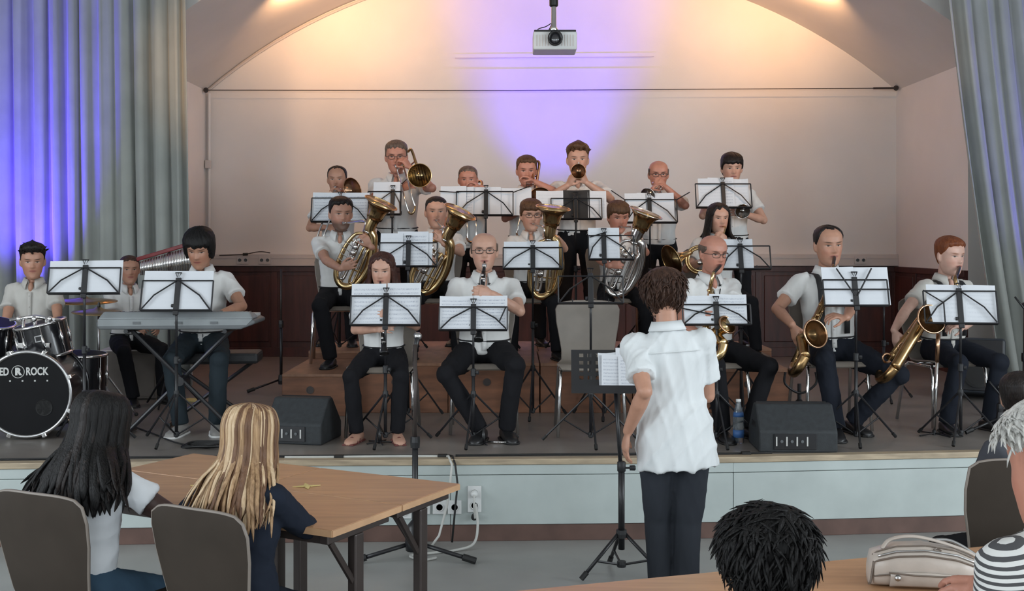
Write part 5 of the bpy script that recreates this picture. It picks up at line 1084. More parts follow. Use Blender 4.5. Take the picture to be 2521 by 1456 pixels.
text_part('RED', bd, ab*.003+hs_*-.150+V(0, 0, .142), .066, M_print, (PI/2, 0, zr), bold=.0022, sx=.70); text_part('ROCK', bd, ab*.003+hs_*.062+V(0, 0, .142), .066, M_print, (PI/2, 0, zr), bold=.0022, sx=.72)
text_part('R', bd, ab*.003+hs_*-.052+V(0, 0, .142), .058, M_print, (PI/2, 0, zr), bold=.004)
MB().tube([ab*.003+hs_*(-.052+.038*math.cos(a))+V(0, 0, .142+.038*math.sin(a)) for a in np.linspace(0, 2*PI, 32, endpoint=False)], .0022, 6, closed=True).build('emblem_ring', M_print, bd)
for dx in (-.10, -.025, .05, .125): MB().box(ab*.003+hs_*dx+V(0, 0, .085), (.010, .002, .009), Matrix.Rotation(zr, 3, 'Z')).build('small_print', M_print, bd)
MB().lathe([(.0, .001), (.047, .001), (.050, .003), (.052, .001)], ab*.002+hs_*.105+V(0, 0, -.085), ab, 28).build('port_hole', M_soot, bd)
for sg in (-1, 1): MB().tube([V(sg*br*.80, .10, -.16), V(sg*(br+.05), .0, -.275)], .0075, 8).build('spur', M_chrome, bd)
drum('black rack tom tilted above the bass drum', W(118, 880, 7.42), V(-.20, -.10, .97)*-1*-1, .155, .235, GK)
drum('black rack tom cut off by the left picture edge', W(-32, 872, 7.46), V(.16, -.14, .97), .150, .22, GK)
drum('black floor tom behind the first music stand', W(196, 985, 7.72), V(.03, -.02, 1), .165, .32, GK, name='floor_tom')
drum('shallow chrome snare drum beside the floor tom', W(66, 902, 7.80), V(0, -.05, 1), .165, .13, GK, m=M_steel, name='snare_drum')
hm = thing('tom_mount', 'chrome double tom mount on top of the bass drum', 'mount', bc+V(-.02, .17, br), 0, GK)
MB().tube([(0, 0, 0), (0, 0, .22)], .0125, 10).build('post', M_chrome, hm, smooth=True); MB().tube([(-.075, 0, .05), (-.075, 0, .20)], .011, 10).build('post', M_chrome, hm, smooth=True); MB().tube([(.075, .0, .05), (.075, 0, .21)], .011, 10).build('post', M_chrome, hm, smooth=True)
MB().box((0, 0, .03), (.21, .05, .035)).build('bracket', M_chrome, hm, bevel=.006); MB().tube([(-.16, .0, .195), (0, 0, .215), (.15, .03, .19)], .012, 10).build('tom_arm', M_chrome, hm, smooth=True)
for sx in (-.1, 0, .1): MB().ball((sx, -.015, .20), (.016, .016, .02)).build('wing_nut', M_chrome, hm, smooth=True)
def cymbal_stand(label, px, py, d, r, tilt=0.0, m=M_cymbal, footr=.26, grp=GK):
    c = W(px, py, d); t = thing('cymbal_stand', label, 'cymbal', (c.x, c.y, S), 0, grp); h = c.z-S
    R = Vector((math.sin(tilt), -.06, 1)).normalized()
    cy = MB().lathe([(0, .022), (.018, .020), (.035, .008), (r*.5, -.002), (r, -.016), (r, -.018), (.03, .002)], (0, 0, h), R, 40).build('cymbal', m, t, smooth=True); MB().lathe([(.010, .018), (.012, .03), (.006, .055)], (0, 0, h), R, 10).build('wing_nut', M_black, cy)
    MB().tube([(0, 0, .30), (0, 0, h-.01)], .0085, 10).build('upper_pole', M_steel, t, smooth=True); MB().tube([(0, 0, .06), (0, 0, h*.55)], .0125, 10).build('lower_pole', M_steel, t, smooth=True); MB().lathe([(.02, -.02), (.02, .02)], (0, 0, h*.55), n=12).build('pole_clamp', M_black, t)
    for k in range(3):
        a = .6+k*2*PI/3; lg = MB().tube(spline([(0, 0, .34), (.06*math.cos(a), .06*math.sin(a), .30), (footr*math.cos(a), footr*math.sin(a), .012)], 5), .0085, 8).build('leg', M_steel, t, smooth=True); MB().ball((footr*math.cos(a), footr*math.sin(a), .014), .014).build('rubber_foot', M_soot, lg)
    return t
cymbal_stand('bronze cymbal on a steel stand left of the keyboard', 243, 764, 7.95, .18, .05); cymbal_stand('dark cymbal seen edge-on behind the first music stand', 208, 737, 8.25, .23, .02, M_brassdk)
th = thing('drum_throne', 'black drum stool under the drummer', 'stool', (Pd['loc'].x, Pd['loc'].y+.02, S), 0, GK)
MB().lathe([(0, .395), (.16, .395), (.17, .41), (.17, .435), (.15, .448), (0, .450)], (0, 0, 0), n=28).build('seat_pad', M_blackpl, th, smooth=True); MB().tube([(0, 0, .05), (0, 0, .40)], .014, 10).build('post', M_chrome, th, smooth=True)
for k in range(3): a = .3+k*2.094; MB().tube([(0, 0, .22), (.22*math.cos(a), .22*math.sin(a), .012)], .010, 8).build('leg', M_chrome, th, smooth=True)
# ------------------------------------------------------------------ keyboard, stand, bench
ky = thing('keyboard', 'silver-grey electronic keyboard seen from behind', 'keyboard', W(432, 812, 7.12), .03)
kw, kd, kh = .985, .36, .095
def rprism(b, pts, y0, y1):
    n = len(pts); b.add([(x, y0, z) for x, z in pts]+[(x, y1, z) for x, z in pts], [tuple(range(n)), tuple(range(2*n-1, n-1, -1))]+[(i, (i+1) % n, n+(i+1) % n, n+i) for i in range(n)])
b = MB(); rprism(b, [(-kw/2+.02, 0), (kw/2-.09, .0), (kw/2, .035), (kw/2, .055), (kw/2-.03, .068), (-kw/2+.03, .068), (-kw/2, .045), (-kw/2, .02)], 0, kd); b.build('case_bottom', M_keydark, ky, bevel=.008)
G = [[(-kw/2+.012, .000, .022), (kw/2-.05, .000, .028)], [(-kw/2+.012, -.003, .066), (kw/2-.012, -.003, .066)]]
MB().grid(G, .004).build('rear_panel', M_keygrey, ky)
b = MB(); b.hexa([V(-kw/2+.01, -.002, .066), V(kw/2-.01, -.002, .066), V(kw/2-.01, .20, .066), V(-kw/2+.01, .20, .066), V(-kw/2+.04, .025, .112), V(kw/2-.04, .025, .112), V(kw/2-.04, .19, .095), V(-kw/2+.04, .19, .095)]); b.build('top_panel', M_keygrey, ky, bevel=.008)
MB().box((.20, .10, .108), (.13, .06, .006)).build('display', M_keydark, ky)
for k in range(36): MB().box((-kw/2+.03+(kw-.06)*(k+.5)/36, .285, .078), ((kw-.06)/36-.0015, .14, .018)).build('white_key', M_white, ky)
for k in range(36):
    if k % 7 not in (2, 6) and k < 35: MB().box((-kw/2+.03+(kw-.06)*(k+1)/36, .255, .092), (.011, .085, .012)).build('black_key', M_ebony, ky)
for sx in (-.24, .02, .24): MB().box((sx, -.007, .042), (.045, .006, .016)).build('jack_panel', M_keydark, ky)
kx = thing('keyboard_stand', 'black folding X stand under the keyboard', 'stand', W(430, 1080, 7.12).xy.to_3d()+V(0, .17, S))
zt = W(432, 812, 7.12).z-S-.012
for sg in (-1, 1):
    yy = .05*sg; MB().tube([(-sg*.36, yy, .02), (sg*.31, yy, zt)], .014, 8).build('cross_leg', M_black, kx); MB().tube([(sg*.31, -.16, zt), (sg*.31, .16, zt)], .014, 8).build('support_arm', M_black, kx); MB().tube([(-sg*.36, -.17, .018), (-sg*.36, .17, .018)], .015, 8).build('foot_bar', M_black, kx)
MB().lathe([(.03, -.07), (.03, .07)], (0, 0, zt*.52), (0, 1, 0), 14).build('pivot', M_black, kx)
kb = thing('keyboard_bench', 'black padded X-frame bench behind the keyboard', 'bench', (Pk['loc'].x+.06, Pk['loc'].y+.03, S), .1)
MB().box((0.02, 0, .455), (.60, .30, .075)).build('seat_pad', M_blackpl, kb, bevel=.02)
for sg in (-1, 1): MB().tube([(-sg*.27, sg*.03, .02), (sg*.27, sg*.03, .42)], .013, 8).build('cross_leg', M_black, kb); MB().tube([(-sg*.27, -.15, .016), (-sg*.27, .15, .016)], .014, 8).build('foot_bar', M_black, kb)
gb = thing('amplifier_cabinet', 'grey-brown cabinet used as a seat behind the keyboard', 'cabinet', (X(322, 9.05), 9.12, S), .1)
MB().box((0, 0, .195), (.44, .36, .378)).build('case', M_greybox, gb, bevel=.01); MB().box((0, -.183, .19), (.40, .006, .33)).build('grille', M_greybox, gb, bevel=.002); MB().box((0, 0, .388), (.44, .36, .012)).build('top_board', M_trunk, gb, bevel=.004)
for sx in (-.18, .18):
    for sy in (-.14, .14): MB().lathe([(.018, 0), (.018, .008)], (sx, sy, 0), n=10).build('foot', M_soot, gb)
# bar chimes on a red beam, on its own stand
p0, p1 = W(345, 637, 8.62), W(478, 598, 8.50); cm = thing('bar_chimes', 'silver bar chimes hanging from a red wooden beam', 'chimes', ((p0.x+p1.x)/2, (p0.y+p1.y)/2, S)); o = cm.location
q0, q1 = p0-o, p1-o; d_ = (q1-q0).normalized(); R = Matrix((d_, V(0, 1, 0)-d_*d_.y, d_.cross(V(0, 1, 0)))).transposed(); MB().box((q0+q1)/2, ((q1-q0).length+.04, .045, .030), R).build('beam', M_red, cm, bevel=.005)
for k in range(34):
    u = (k+.5)/34; p = q0.lerp(q1, u)+V(0, 0, -.022); L_ = lerp(.105, .20, u)
    MB().tube([p, p+V(0, 0, -L_)], .0048, 8).build('chime', M_chrome, cm, smooth=True)
pm = (q0+q1)/2; MB().tube([(pm.x, pm.y+.05, .05), (pm.x, pm.y+.05, pm.z-.01)], .010, 8).build('pole', M_black, cm); MB().tube([(pm.x, pm.y+.05, pm.z-.01), (pm.x, pm.y, pm.z)], .010, 8).build('bracket', M_black, cm)
for k in range(3): a = .5+k*2.094; MB().tube([(pm.x, pm.y+.05, .30), (pm.x+.24*math.cos(a), pm.y+.05+.24*math.sin(a), .01)], .008, 6).build('leg', M_black, cm)
# ------------------------------------------------------------------ monitor wedges and loudspeaker
def wedge(label, px, py, d, yaw, w=.46, h=.27, dep=.36):
    c = W(px, py, d); t = thing('monitor_wedge', label, 'monitor speaker', (c.x, c.y, S), yaw, 'stage monitor wedges')
    pr = [(0, .0), (0, h*.46), (.13, h), (.20, h), (dep, .10), (dep, 0)]
    b = MB(); n = len(pr); b.add([(-w/2, y, z) for y, z in pr]+[(w/2, y, z) for y, z in pr], [tuple(range(n-1, -1, -1)), tuple(range(n, 2*n))]+[(i, (i+1) % n, n+(i+1) % n, n+i) for i in range(n)]); b.build('cabinet', M_wedge, t, bevel=.010)
    p = MB().box((-.02, -.003, h*.24), (w*.54, .008, h*.34)).build('connector_panel', M_black, t, bevel=.002)
    for k in range(4): MB().box((-.11+.06*k-.02, -.009, h*.25), (.008, .006, h*.2)).build('label_stripe', M_print, p)
    for k in range(3): MB().lathe([(.0, 0), (.009, 0), (.009, .008), (0, .009)], (-.08+.06*k-.02, -.006, h*.25), (0, -1, 0), 10).build('socket', M_keydark, p)
    g = MB(); nn = Vector((0, .16+.0, .165)).normalized(); a0 = V(0, .205, h-.004); a1 = V(0, dep+.004, .105); g.hexa([a0+V(-w/2+.02, 0, 0), a0+V(w/2-.02, 0, 0), a1+V(w/2-.02, 0, 0), a1+V(-w/2+.02, 0, 0)]+[q+V(0, .008, .008) for q in (a0+V(-w/2+.02, 0, 0), a0+V(w/2-.02, 0, 0), a1+V(w/2-.02, 0, 0), a1+V(-w/2+.02, 0, 0))]); g.build('grille', M_black, t)
    MB().box((-w/2-.002, .16, h*.55), (.008, .10, .035)).build('handle', M_black, t); return t
wedge('black stage monitor wedge in front of the tenor saxophone player', 1966, 1117, 6.68, -.03)
wedge('black stage monitor wedge beside the clarinet girl, turned to the right', 722, 1092, 6.95, -.20, .36, .27)
sp = thing('loudspeaker', 'dark loudspeaker leaning against the right curtain', 'loudspeaker', (X(2410, 9.0), 9.0, S), -.45)
b = MB(); pr = [(-.20, -.14), (.20, -.14), (.14, .16), (-.14, .16)]; R = Matrix.Rotation(-.22, 3, 'X'); zz = (0.0, .44); vs = [R @ V(x, y, z)+V(0, 0, .03) for z in zz for x, y in pr]; b.add(vs, [(0, 3, 2, 1), (4, 5, 6, 7), (0, 1, 5, 4), (1, 2, 6, 5), (2, 3, 7, 6), (3, 0, 4, 7)]); b.build('cabinet', mat('speaker_blue_black', (.022, .028, .036), .5, var=.1), sp, bevel=.025)
MB().box(R @ V(0, -.145, .22)+V(0, 0, .03), (.36, .008, .40), R).build('grille', M_black, sp, bevel=.004); MB().box(R @ V(.175, .02, .25)+V(0, 0, .03), (.012, .035, .16), R @ Matrix.Rotation(.2, 3, 'Z')).build('handle_slot', M_soot, sp); MB().lathe([(.0, 0), (.10, 0), (.11, .012), (.09, .014)], R @ V(0, -.150, .15)+V(0, 0, .03), R @ V(0, -1, 0), 24).build('cone_ring', M_soot, sp)
# ------------------------------------------------------------------ microphone stands
def mic_stand(label, base, h, boom=None, mic=None, footr=.30, yaw=0.0, thick=.010, feet=(.2, 2.3, 4.3)):
    t = thing('microphone_stand', label, 'stand', base, yaw, 'microphone stands')
    MB().tube([(0, 0, .08), (0, 0, h*.55)], thick*1.25, 10).build('lower_pole', M_black, t, smooth=True); MB().tube([(0, 0, h*.5), (0, 0, h)], thick*.85, 10).build('upper_pole', M_legbrown, t, smooth=True); MB().lathe([(thick*1.9, -.03), (thick*2.1, 0), (thick*1.9, .03)], (0, 0, h*.55), n=10).build('pole_clamp', M_black, t)
    for a in feet:
        f1 = V(footr*math.cos(a), footr*math.sin(a), .015); f0 = V(.01*math.cos(a), .01*math.sin(a), .10); lg = MB().tube([f0, f1], thick*.9, 8).build('leg', M_black, t, smooth=True); MB().tube([f1.lerp(f0, .22), f1], thick*1.5, 8).build('rubber_foot', M_soot, lg)
    MB().lathe([(thick*2.2, .06), (thick*2.6, .09), (thick*2.0, .14)], (0, 0, 0), n=12).build('leg_hub', M_black, t)
    if boom: MB().tube([V(*boom[0]), V(*boom[1])], thick*.7, 8).build('boom_arm', M_black, t, smooth=True); MB().ball(V(0, 0, h), thick*2.2).build('boom_joint', M_black, t)
    if mic: p, q = V(*mic[0]), V(*mic[1]); m = MB().tube([p, p.lerp(q, .7), q], [.011, .014, .017], 10).build('microphone', M_black, t, smooth=True); MB().ball(q, .023, None, 12, 8).build('grille', M_steel, m, smooth=True)
    return t
def flo(px, d, z): return (X(px, d), d, z)
ms = mic_stand('black microphone stand on the hall floor behind the table', flo(1022, 6.08, 0), 1.16, mic=((0, 0, 1.13), (.01, .05, 1.20)), footr=.33, feet=(-.15, 3.3, 1.6), thick=.013)
MB().lathe([(.05, .06), (.055, .10), (.045, .19), (.02, .22)], (0, 0, 0), n=14).build('tripod_collar', M_black, ms, smooth=True)
mic_stand('thin black microphone stand before the red wainscot', flo(692, 9.45, S), 1.02, footr=.28, feet=(-2.7, -.5, 1.4))
mic_stand('black boom microphone stand at the right picture edge', flo(2522, 7.9, S), .80, boom=((.06, 0, .70), (-.075, -.02, .86)), footr=.26)
mic_stand('low black tripod stand at the right end of the stage', flo(2462, 7.35, S), .30, boom=((.04, 0, .20), (-.07, 0, .34)), footr=.24, feet=(3.3, .6, 4.9))
# saxophone floor stand
ss = thing('saxophone_stand', 'black saxophone stand beside the tenor player', 'stand', flo(1968, 7.55, S)); MB().tube([(0, 0, .10), (0, 0, .30)], .013, 8).build('post', M_black, ss); MB().tube(spline([(-.10, -.03, .38), (-.10, -.03, .30), (0, -.03, .24), (.10, -.03, .30), (.10, -.03, .38)], 5), .008, 8).build('cradle', M_black, ss)
for k in range(3): a = .5+k*2.094; MB().tube([(0, 0, .20), (.17*math.cos(a), .17*math.sin(a), .01)], .009, 6).build('leg', M_black, ss)
cs = thing('clarinet_stand', 'small folded clarinet stand on the floor before the clarinet girl', 'stand', flo(935, 7.0, S-.0)); MB().lathe([(.014, 0), (.012, .05), (.006, .10)], (0, 0, 0), n=10).build('peg', M_ebony, cs, smooth=True)
for k in range(5): a = k*2*PI/5; MB().tube([(0, 0, .012), (.09*math.cos(a), .09*math.sin(a), .006)], .005, 6).build('leg', M_black, cs)
cs2 = thing('clarinet_stand', 'small clarinet stand lying before the clarinet man', 'stand', flo(1190, 6.98, S)); MB().lathe([(.015, 0), (.012, .05), (.006, .10)], (0, 0, 0), n=10).build('peg', M_ebony, cs2, smooth=True); MB().tube([(.03, 0, .012), (.17, -.02, .012)], .006, 8).build('arm', M_chrome, cs2, smooth=True)
for k in range(4): a = .3+k*PI/2; MB().tube([(0, 0, .012), (.08*math.cos(a), .08*math.sin(a), .006)], .005, 6).build('leg', M_black, cs2)
# ------------------------------------------------------------------ bottles, red cap, papers
def bottle(label, loc, h=.27, r=.034):
    t = thing('water_bottle', label, 'bottle', loc, 0, 'water bottles'); MB().lathe([(0, 0), (r*.9, 0), (r, .01), (r, h*.60), (r*.85, h*.70), (r*.42, h*.90), (r*.40, h*.94)], (0, 0, 0), n=20).build('bottle_body', M_water, t, smooth=True); MB().lathe([(r*1.015, h*.13), (r*1.015, h*.30)], (0, 0, 0), n=20).build('label', M_blue, t, smooth=True); MB().lathe([(r*1.0, h*.60), (r*.88, h*.70)], (0, 0, 0), n=20).build('neck_label', M_blue, t, smooth=True)
    MB().lathe([(0, h*1.0), (r*.46, h*.995), (r*.46, h*.935), (0, h*.93)], (0, 0, 0), n=14).build('cap', M_white, t, smooth=True)
bottle('clear water bottle with blue labels on the stage floor by the conductor', flo(1818, 7.02, S)); bottle('small drink bottle on the riser beside the bald saxophone player', flo(1841, 8.66, S+.29), .17, .03)
rc = MB(); rc.lathe([(.0, .075), (.05, .070), (.085, .045), (.10, .012), (.135, .004), (.135, .0), (0, .0)], (0, 0, 0), n=22); rc = rc.build('red_cap', M_redcloth, smooth=True, loc=flo(1872, 8.66, S+.29)); tag(rc, 'red cloth hat lying on the riser box by the bald saxophonist', 'hat')
for i, (px, d, dx) in enumerate(((402, 8.9, .10), (475, 8.9, .12))):
    o = MB().box((0, 0, .006), (dx, .14, .012), Matrix.Rotation(.3+i, 3, 'Z')).build('yellow_booklet', M_yellow, bevel=.002, loc=flo(px, d, S)); tag(o, ('yellow booklet on the stage floor left of the keyboard player', 'yellow booklet on the stage floor behind the keyboard player')[i], 'booklet', 'yellow booklets')
# ------------------------------------------------------------------ cables along the stage edge and the sockets below
def edge_pt(x, off=0.05, z=S+.006): return V(x, interp(x, [p[0] for p in FRONT], [p[1] for p in FRONT])+off, z)
wc = MB().tube([edge_pt(x, .045+.006*math.sin(x*7)) for x in np.linspace(X(700, 6.5), X(1098, 6.5), 20)]+[edge_pt(X(1104, 6.5), .01, S+.012), V(X(1112, 6.4), 6.43, S-.02), V(X(1108, 6.4), 6.425, .35), V(X(1100, 6.4), 6.42, .22), V(X(1080, 6.35), 6.38, .06), V(X(1060, 6.3), 6.33, .012)], .007, 8).build('white_extension_cable', M_whitecord, smooth=True); tag(wc, 'white cable along the stage edge dropping to the floor', 'cable')
bk = MB().tube([edge_pt(x, .075+.008*math.sin(x*5)) for x in np.linspace(-2.9, X(1106, 6.5), 40)]+[edge_pt(X(1114, 6.5), .01, S+.012), V(X(1120, 6.4), 6.43, S-.02), V(X(1126, 6.4), 6.425, .34), V(X(1120, 6.4), 6.42, .20), V(X(1112, 6.35), 6.39, .02)], .006, 8).build('black_cable', M_soot, smooth=True); tag(bk, 'black cable along the left stage edge dropping to the sockets', 'cable')
b2 = MB().tube([edge_pt(x, .075+.006*math.sin(x*4)) for x in np.linspace(X(1120, 6.5), X(1560, 6.5), 20)]+[edge_pt(x, .07+.02*math.sin(x*3)) for x in np.linspace(X(1600, 6.5), X(1905, 6.6), 14)], .006, 8).build('black_cable', M_soot, smooth=True); tag(b2, 'black cable along the right stage edge behind the conductor', 'cable')
for i, px in enumerate((833, 1088, 1848)):
    c = edge_pt(X(px, 6.5), .05, S); o = MB().box((0, 0, .008), (.055, .04, .016)).build('cable_bridge', M_soot, bevel=.004, loc=c); tag(o, ('black cable clip on the stage edge by the clarinet girl', 'black cable clip on the stage edge above the sockets', 'black cable clip on the stage edge by the right monitor')[i], 'clip', 'cable clips')
coil = MB()
for k in range(5): coil.tube([V(.10*(1+.12*k)*math.cos(a)+.02*k, (.06+.012*k)*math.sin(a), .006+.004*k+.003*math.sin(3*a)) for a in np.linspace(0, 2*PI, 26, endpoint=False)], .005, 6, closed=True)
tag(coil.build('cable_coil', M_soot, smooth=True, loc=flo(488, 6.86, S)), 'loose coil of black cable at the keyboard player\'s feet', 'cable')
tag(MB().tube(spline([V(*flo(330, 7.6, S+.006)), V(*flo(380, 7.3, S+.006)), V(*flo(430, 7.0, S+.006)), V(*flo(475, 6.88, S+.006))], 6), .005, 6).build('black_cable', M_soot, smooth=True), 'black cable running from the drum kit to the keyboard', 'cable')
# socket panel on the stage front
def fy(x, off): return interp(x, [p[0] for p in FRONT], [p[1] for p in FRONT])-off
for i, (px, py, w, h, lab) in enumerate(((1168, 1229, .078, .150, 'tall white double socket plate with a plug in it'), (1119, 1249, .078, .078, 'square white socket left of the double socket'), (1082, 1249, .078, .078, 'square white socket half behind the far table leg'), (1042, 1249, .078, .078, 'white socket behind the table, second from the left'), (996, 1260, .078, .078, 'white socket behind the table, leftmost in the row'))):
    x = X(px, 6.46); y = fy(x, .024); t = thing('wall_socket', lab, 'socket', (x, y, W(px, py, y).z), 0, 'sockets on the stage front'); MB().box((0, -.005, 0), (w, .012, h)).build('plate', M_white, t, bevel=.003)
    for zc in ((.036, -.036) if h > .1 else (0,)): MB().lathe([(.024, 0), (.024, .004), (.019, .004), (.019, -.004)], (0, -.0105, zc), (0, -1, 0), 18).build('socket_ring', M_white, t, smooth=True); MB().lathe([(0, .0), (.018, .0)], (0, -.0115, zc), (0, -1, 0), 16).build('socket_well', M_keydark, t)
    if i == 0: pl = MB().lathe([(.019, 0), (.021, .03), (.014, .045), (.008, .05)], (0, -.012, .036), (0, -1, 0), 16).build('plug', M_white, t, smooth=True); MB().tube(spline([(0, -.06, .036), (0, -.065, -.03), (.005, -.05, -.10)], 5), .006, 8).build('plug_cord', M_whitecord, t, smooth=True); MB().lathe([(.0, 0), (.018, 0), (.018, .03), (0, .032)], (.0, -.012, -.036-.06), (0, -1, 0), 14).build('adapter', M_soot, t)
pc = MB().tube(spline([V(X(1170, 6.4), 6.40, .235), V(X(1176, 6.36), 6.37, .12), V(X(1165, 6.3), 6.32, .03), V(X(1120, 6.25), 6.27, .008), V(X(1070, 6.2), 6.22, .008), V(X(1010, 6.15), 6.16, .008), V(X(1040, 6.1), 6.08, .008), V(X(1075, 6.15), 6.12, .008)], 6), .0075, 8).build('white_power_cord', M_whitecord, smooth=True); tag(pc, 'white power cord looping on the hall floor below the sockets', 'cable')
# ------------------------------------------------------------------ conductor and the heavy stand
AU = 'people in the hall'
dC = 5.04
Pc = person('conductor in a white short-sleeved shirt and dark jeans, seen from behind', (X(1662, dC), dC, 0), PI-.06, Hst(652, dC, 0), sit=False, lean=.03, roll=.075, head=(.14, .10, -.05), hs=1.02, wide=.98, skin=SK_MID, shirt=C_WHITE2, pants=C_GJEANS, hair=('nape', H_BROWN), untuck=True, shoes=C_SHOE, sleeve=.70, chest=False, vox=.0050, folds_amp=.0085, group=AU,
            hands=dict(b=dict(w=W(1546, 1062, 4.98), e=(.25, -1, -.1), f=(-.15, .1, -1), n=(.9, .2, 0), c=.35, t=(0, .8, -.4)), a=dict(w=W(1700, 880, 5.28), e=(.25, -.5, -1), f=(-.3, .9, .2), n=(-.6, .1, -.6), c=.5)), feet=[(-.045, .03), (.06, -.02)])
comb_locks(Pc, H_BROWN, 700, 21, ([0, 1.2, 1.5, 1.8, 2.3, 3.2], [.18, .16, .10, .075, .035, .022]), L_=(.03, .055), rad=.0042, lift=.002, off=.0165, sw=(.2, .2, -1), jit=.28)
# yoke seam and box pleat on the back of the conductor's shirt
T = Pc['T']; MB().tube([T(x, .122-abs(x)*.16, .395) for x in np.linspace(-.14, .14, 14)], .0026, 6).build('yoke_seam', C_WHITE2, Pc['root'], smooth=True)
cs_ = thing('conductor_stand', 'heavy black conductor stand with a perforated desk', 'music stand', flo(1530, 5.80, 0))
o = cs_.location
MB().tube([(0, 0, .14), (0, 0, .575)], .0165, 14).build('lower_pole', M_black, cs_, smooth=True); MB().tube([(0, 0, .50), (-.03, .02, .97)], .0105, 12).build('upper_pole', M_black, cs_, smooth=True)
MB().lathe([(.0165, 0), (.022, .005), (.022, .05), (.014, .055)], (0, 0, .535), n=14).build('collar', M_blackpl, cs_, smooth=True); MB().lathe([(.005, 0), (.005, .03), (.013, .03), (.014, .055), (.010, .06)], (0.012, 0, .555), (1, 0, 0), 10).build('clamp_knob', M_blackpl, cs_)
MB().lathe([(.026, .20), (.028, .22), (.026, .24)], (0, 0, 0), n=12).build('leg_hub', M_blackpl, cs_); MB().lathe([(.022, .05), (.024, .065), (.022, .08)], (0, 0, 0), n=12).build('leg_hub', M_blackpl, cs_)
for a in (-.30, 3.55, 1.75):
    f1 = V(.23*math.cos(a), .23*math.sin(a), .014); f0 = V(.02*math.cos(a), .02*math.sin(a), .22); lg = MB().tube([f0, f1], .0095, 8).build('leg', M_black, cs_, smooth=True); MB().tube([f1.lerp(f0, .15), f1], .014, 8).build('rubber_foot', M_soot, lg); MB().tube([f0.lerp(f1, .6), (.018*math.cos(a), .018*math.sin(a), .065)], .0065, 6).build('brace', M_black, cs_)
dk = W(1508, 963, 5.80); Mk = Matrix.Translation(dk-o) @ Matrix.Rotation(-.04, 4, 'Z') @ Matrix.Rotation(-.42, 4, 'X'); dw, dh = .42, .22
holes = [(-.168+.036*i, .075+.036*j) for i in range(3) for j in range(4)]
b = MB(); K = lambda u, v, y=0.0: Mk @ V(u, y, v)
nx, nz_ = 21, 12; G = []
xs_ = np.linspace(-dw/2, dw/2, nx); zs_ = np.linspace(0, dh, nz_)
def is_hole(i, j): return (i in (2, 4, 6, 14, 16, 18)) and (j in (3, 5, 7, 9))
vs = [tuple(K(x, z)) for z in zs_ for x in xs_]; fs = [(j*nx+i, j*nx+i+1, (j+1)*nx+i+1, (j+1)*nx+i) for j in range(nz_-1) for i in range(nx-1) if not is_hole(i, j)]
b.add(vs, fs); dko = b.build('desk_plate', M_black, cs_); sm_ = dko.modifiers.new('solid', 'SOLIDIFY'); sm_.thickness = .003
b = MB(); b.hexa([K(-dw/2, -.012, -.055), K(dw/2, -.012, -.055), K(dw/2, -.012, .004), K(-dw/2, -.012, .004), K(-dw/2, .0, -.055), K(dw/2, .0, -.055), K(dw/2, .0, .004), K(-dw/2, .0, .004)]); b.build('desk_ledge', M_black, cs_, bevel=.002); b = MB(); b.hexa([K(-dw/2, -.03, -.057), K(dw/2, -.03, -.057), K(dw/2, -.03, -.053), K(-dw/2, -.03, -.053), K(-dw/2, .012, -.057), K(dw/2, .012, -.057), K(dw/2, .012, -.053), K(-dw/2, .012, -.053)]); b.build('desk_lip', M_black, cs_)
Mw = Matrix.Translation(o) @ Mk
for i, (u0, u1, v1, off, mi, lab) in enumerate(((-.055, .06, .185, -.030, 1, 'left score page on the conductor stand'), (.03, .20, .175, -.036, 1, 'wide score page on the conductor stand'), (.02, .19, .225, -.022, 0, 'taller score page at the back of the conductor stand'), (-.07, .04, .20, -.016, 0, 'bent score page behind the left one on the conductor stand'))):
    sheet(lab, Mw, u0, u1, .004, v1, off, PAPER[mi], rot=.015*(i-1), seed=40+i, grp='scores on the conductor stand')
# ------------------------------------------------------------------ tables
def table(label, N, u, v, L_, Wd, grp, legs=((.10, 1), ), h=.74):
    """N = corner at table height, u along, v across"""
    u = Vector(u).normalized(); v = Vector(v).normalized(); c = Vector((N[0], N[1], 0))+u*L_/2+v*Wd/2; t = thing('folding_table', label, 'table', (c.x, c.y, 0), 0, grp); R = Matrix((u, v, u.cross(v) if u.cross(v).z > 0 else v.cross(u))).transposed()
    if R.determinant() < 0: R = Matrix((u, v, V(0, 0, 1))).transposed()
    MB().box((0, 0, h-.013), (L_-.004, Wd-.004, .026), R).build('tabletop', M_table, t, bevel=.003)
    for sg in (-1, 1): MB().box(R @ V(sg*(L_/2-.0015), 0, 0)+V(0, 0, h-.013), (.004, Wd-.006, .022), R).build('edge_band', M_edge, t); MB().box(R @ V(0, sg*(Wd/2-.0015), 0)+V(0, 0, h-.013), (L_-.006, .004, .022), R).build('edge_band', M_edge, t)
    for sg in (-1, 1): MB().box(R @ V(0, sg*(Wd/2-.05), 0)+V(0, 0, h-.045), (L_-.16, .02, .036), R).build('apron', M_legbrown, t)
    for sg in (-1, 1):
        a = sg*(L_/2-.055); MB().box(R @ V(a, 0, 0)+V(0, 0, h-.043), (.035, Wd-.05, .034), R).build('end_rail', M_legbrown, t, bevel=.004)
        MB().box(R @ V(a, 0, 0)+V(0, 0, (h-.06)/2+.02), (.036, .052, h-.10), R).build('leg', M_legbrown, t, bevel=.006)
        MB().box(R @ V(a, 0, 0)+V(0, 0, .016), (.045, Wd-.06, .03), R).build('foot_bar', M_legbrown, t, bevel=.006)
        MB().tube([R @ V(a, 0, 0)+V(0, 0, h-.25), R @ V(a, -Wd/2+.06, 0)+V(0, 0, h-.06)], .012, 6).build('brace', M_legbrown, t); MB().tube([R @ V(a-sg*.01, 0, 0)+V(0, 0, h-.24), R @ V(a-sg*.18, 0, 0)+V(0, 0, h-.03)], .010, 6).build('brace', M_legbrown, t)
    return t
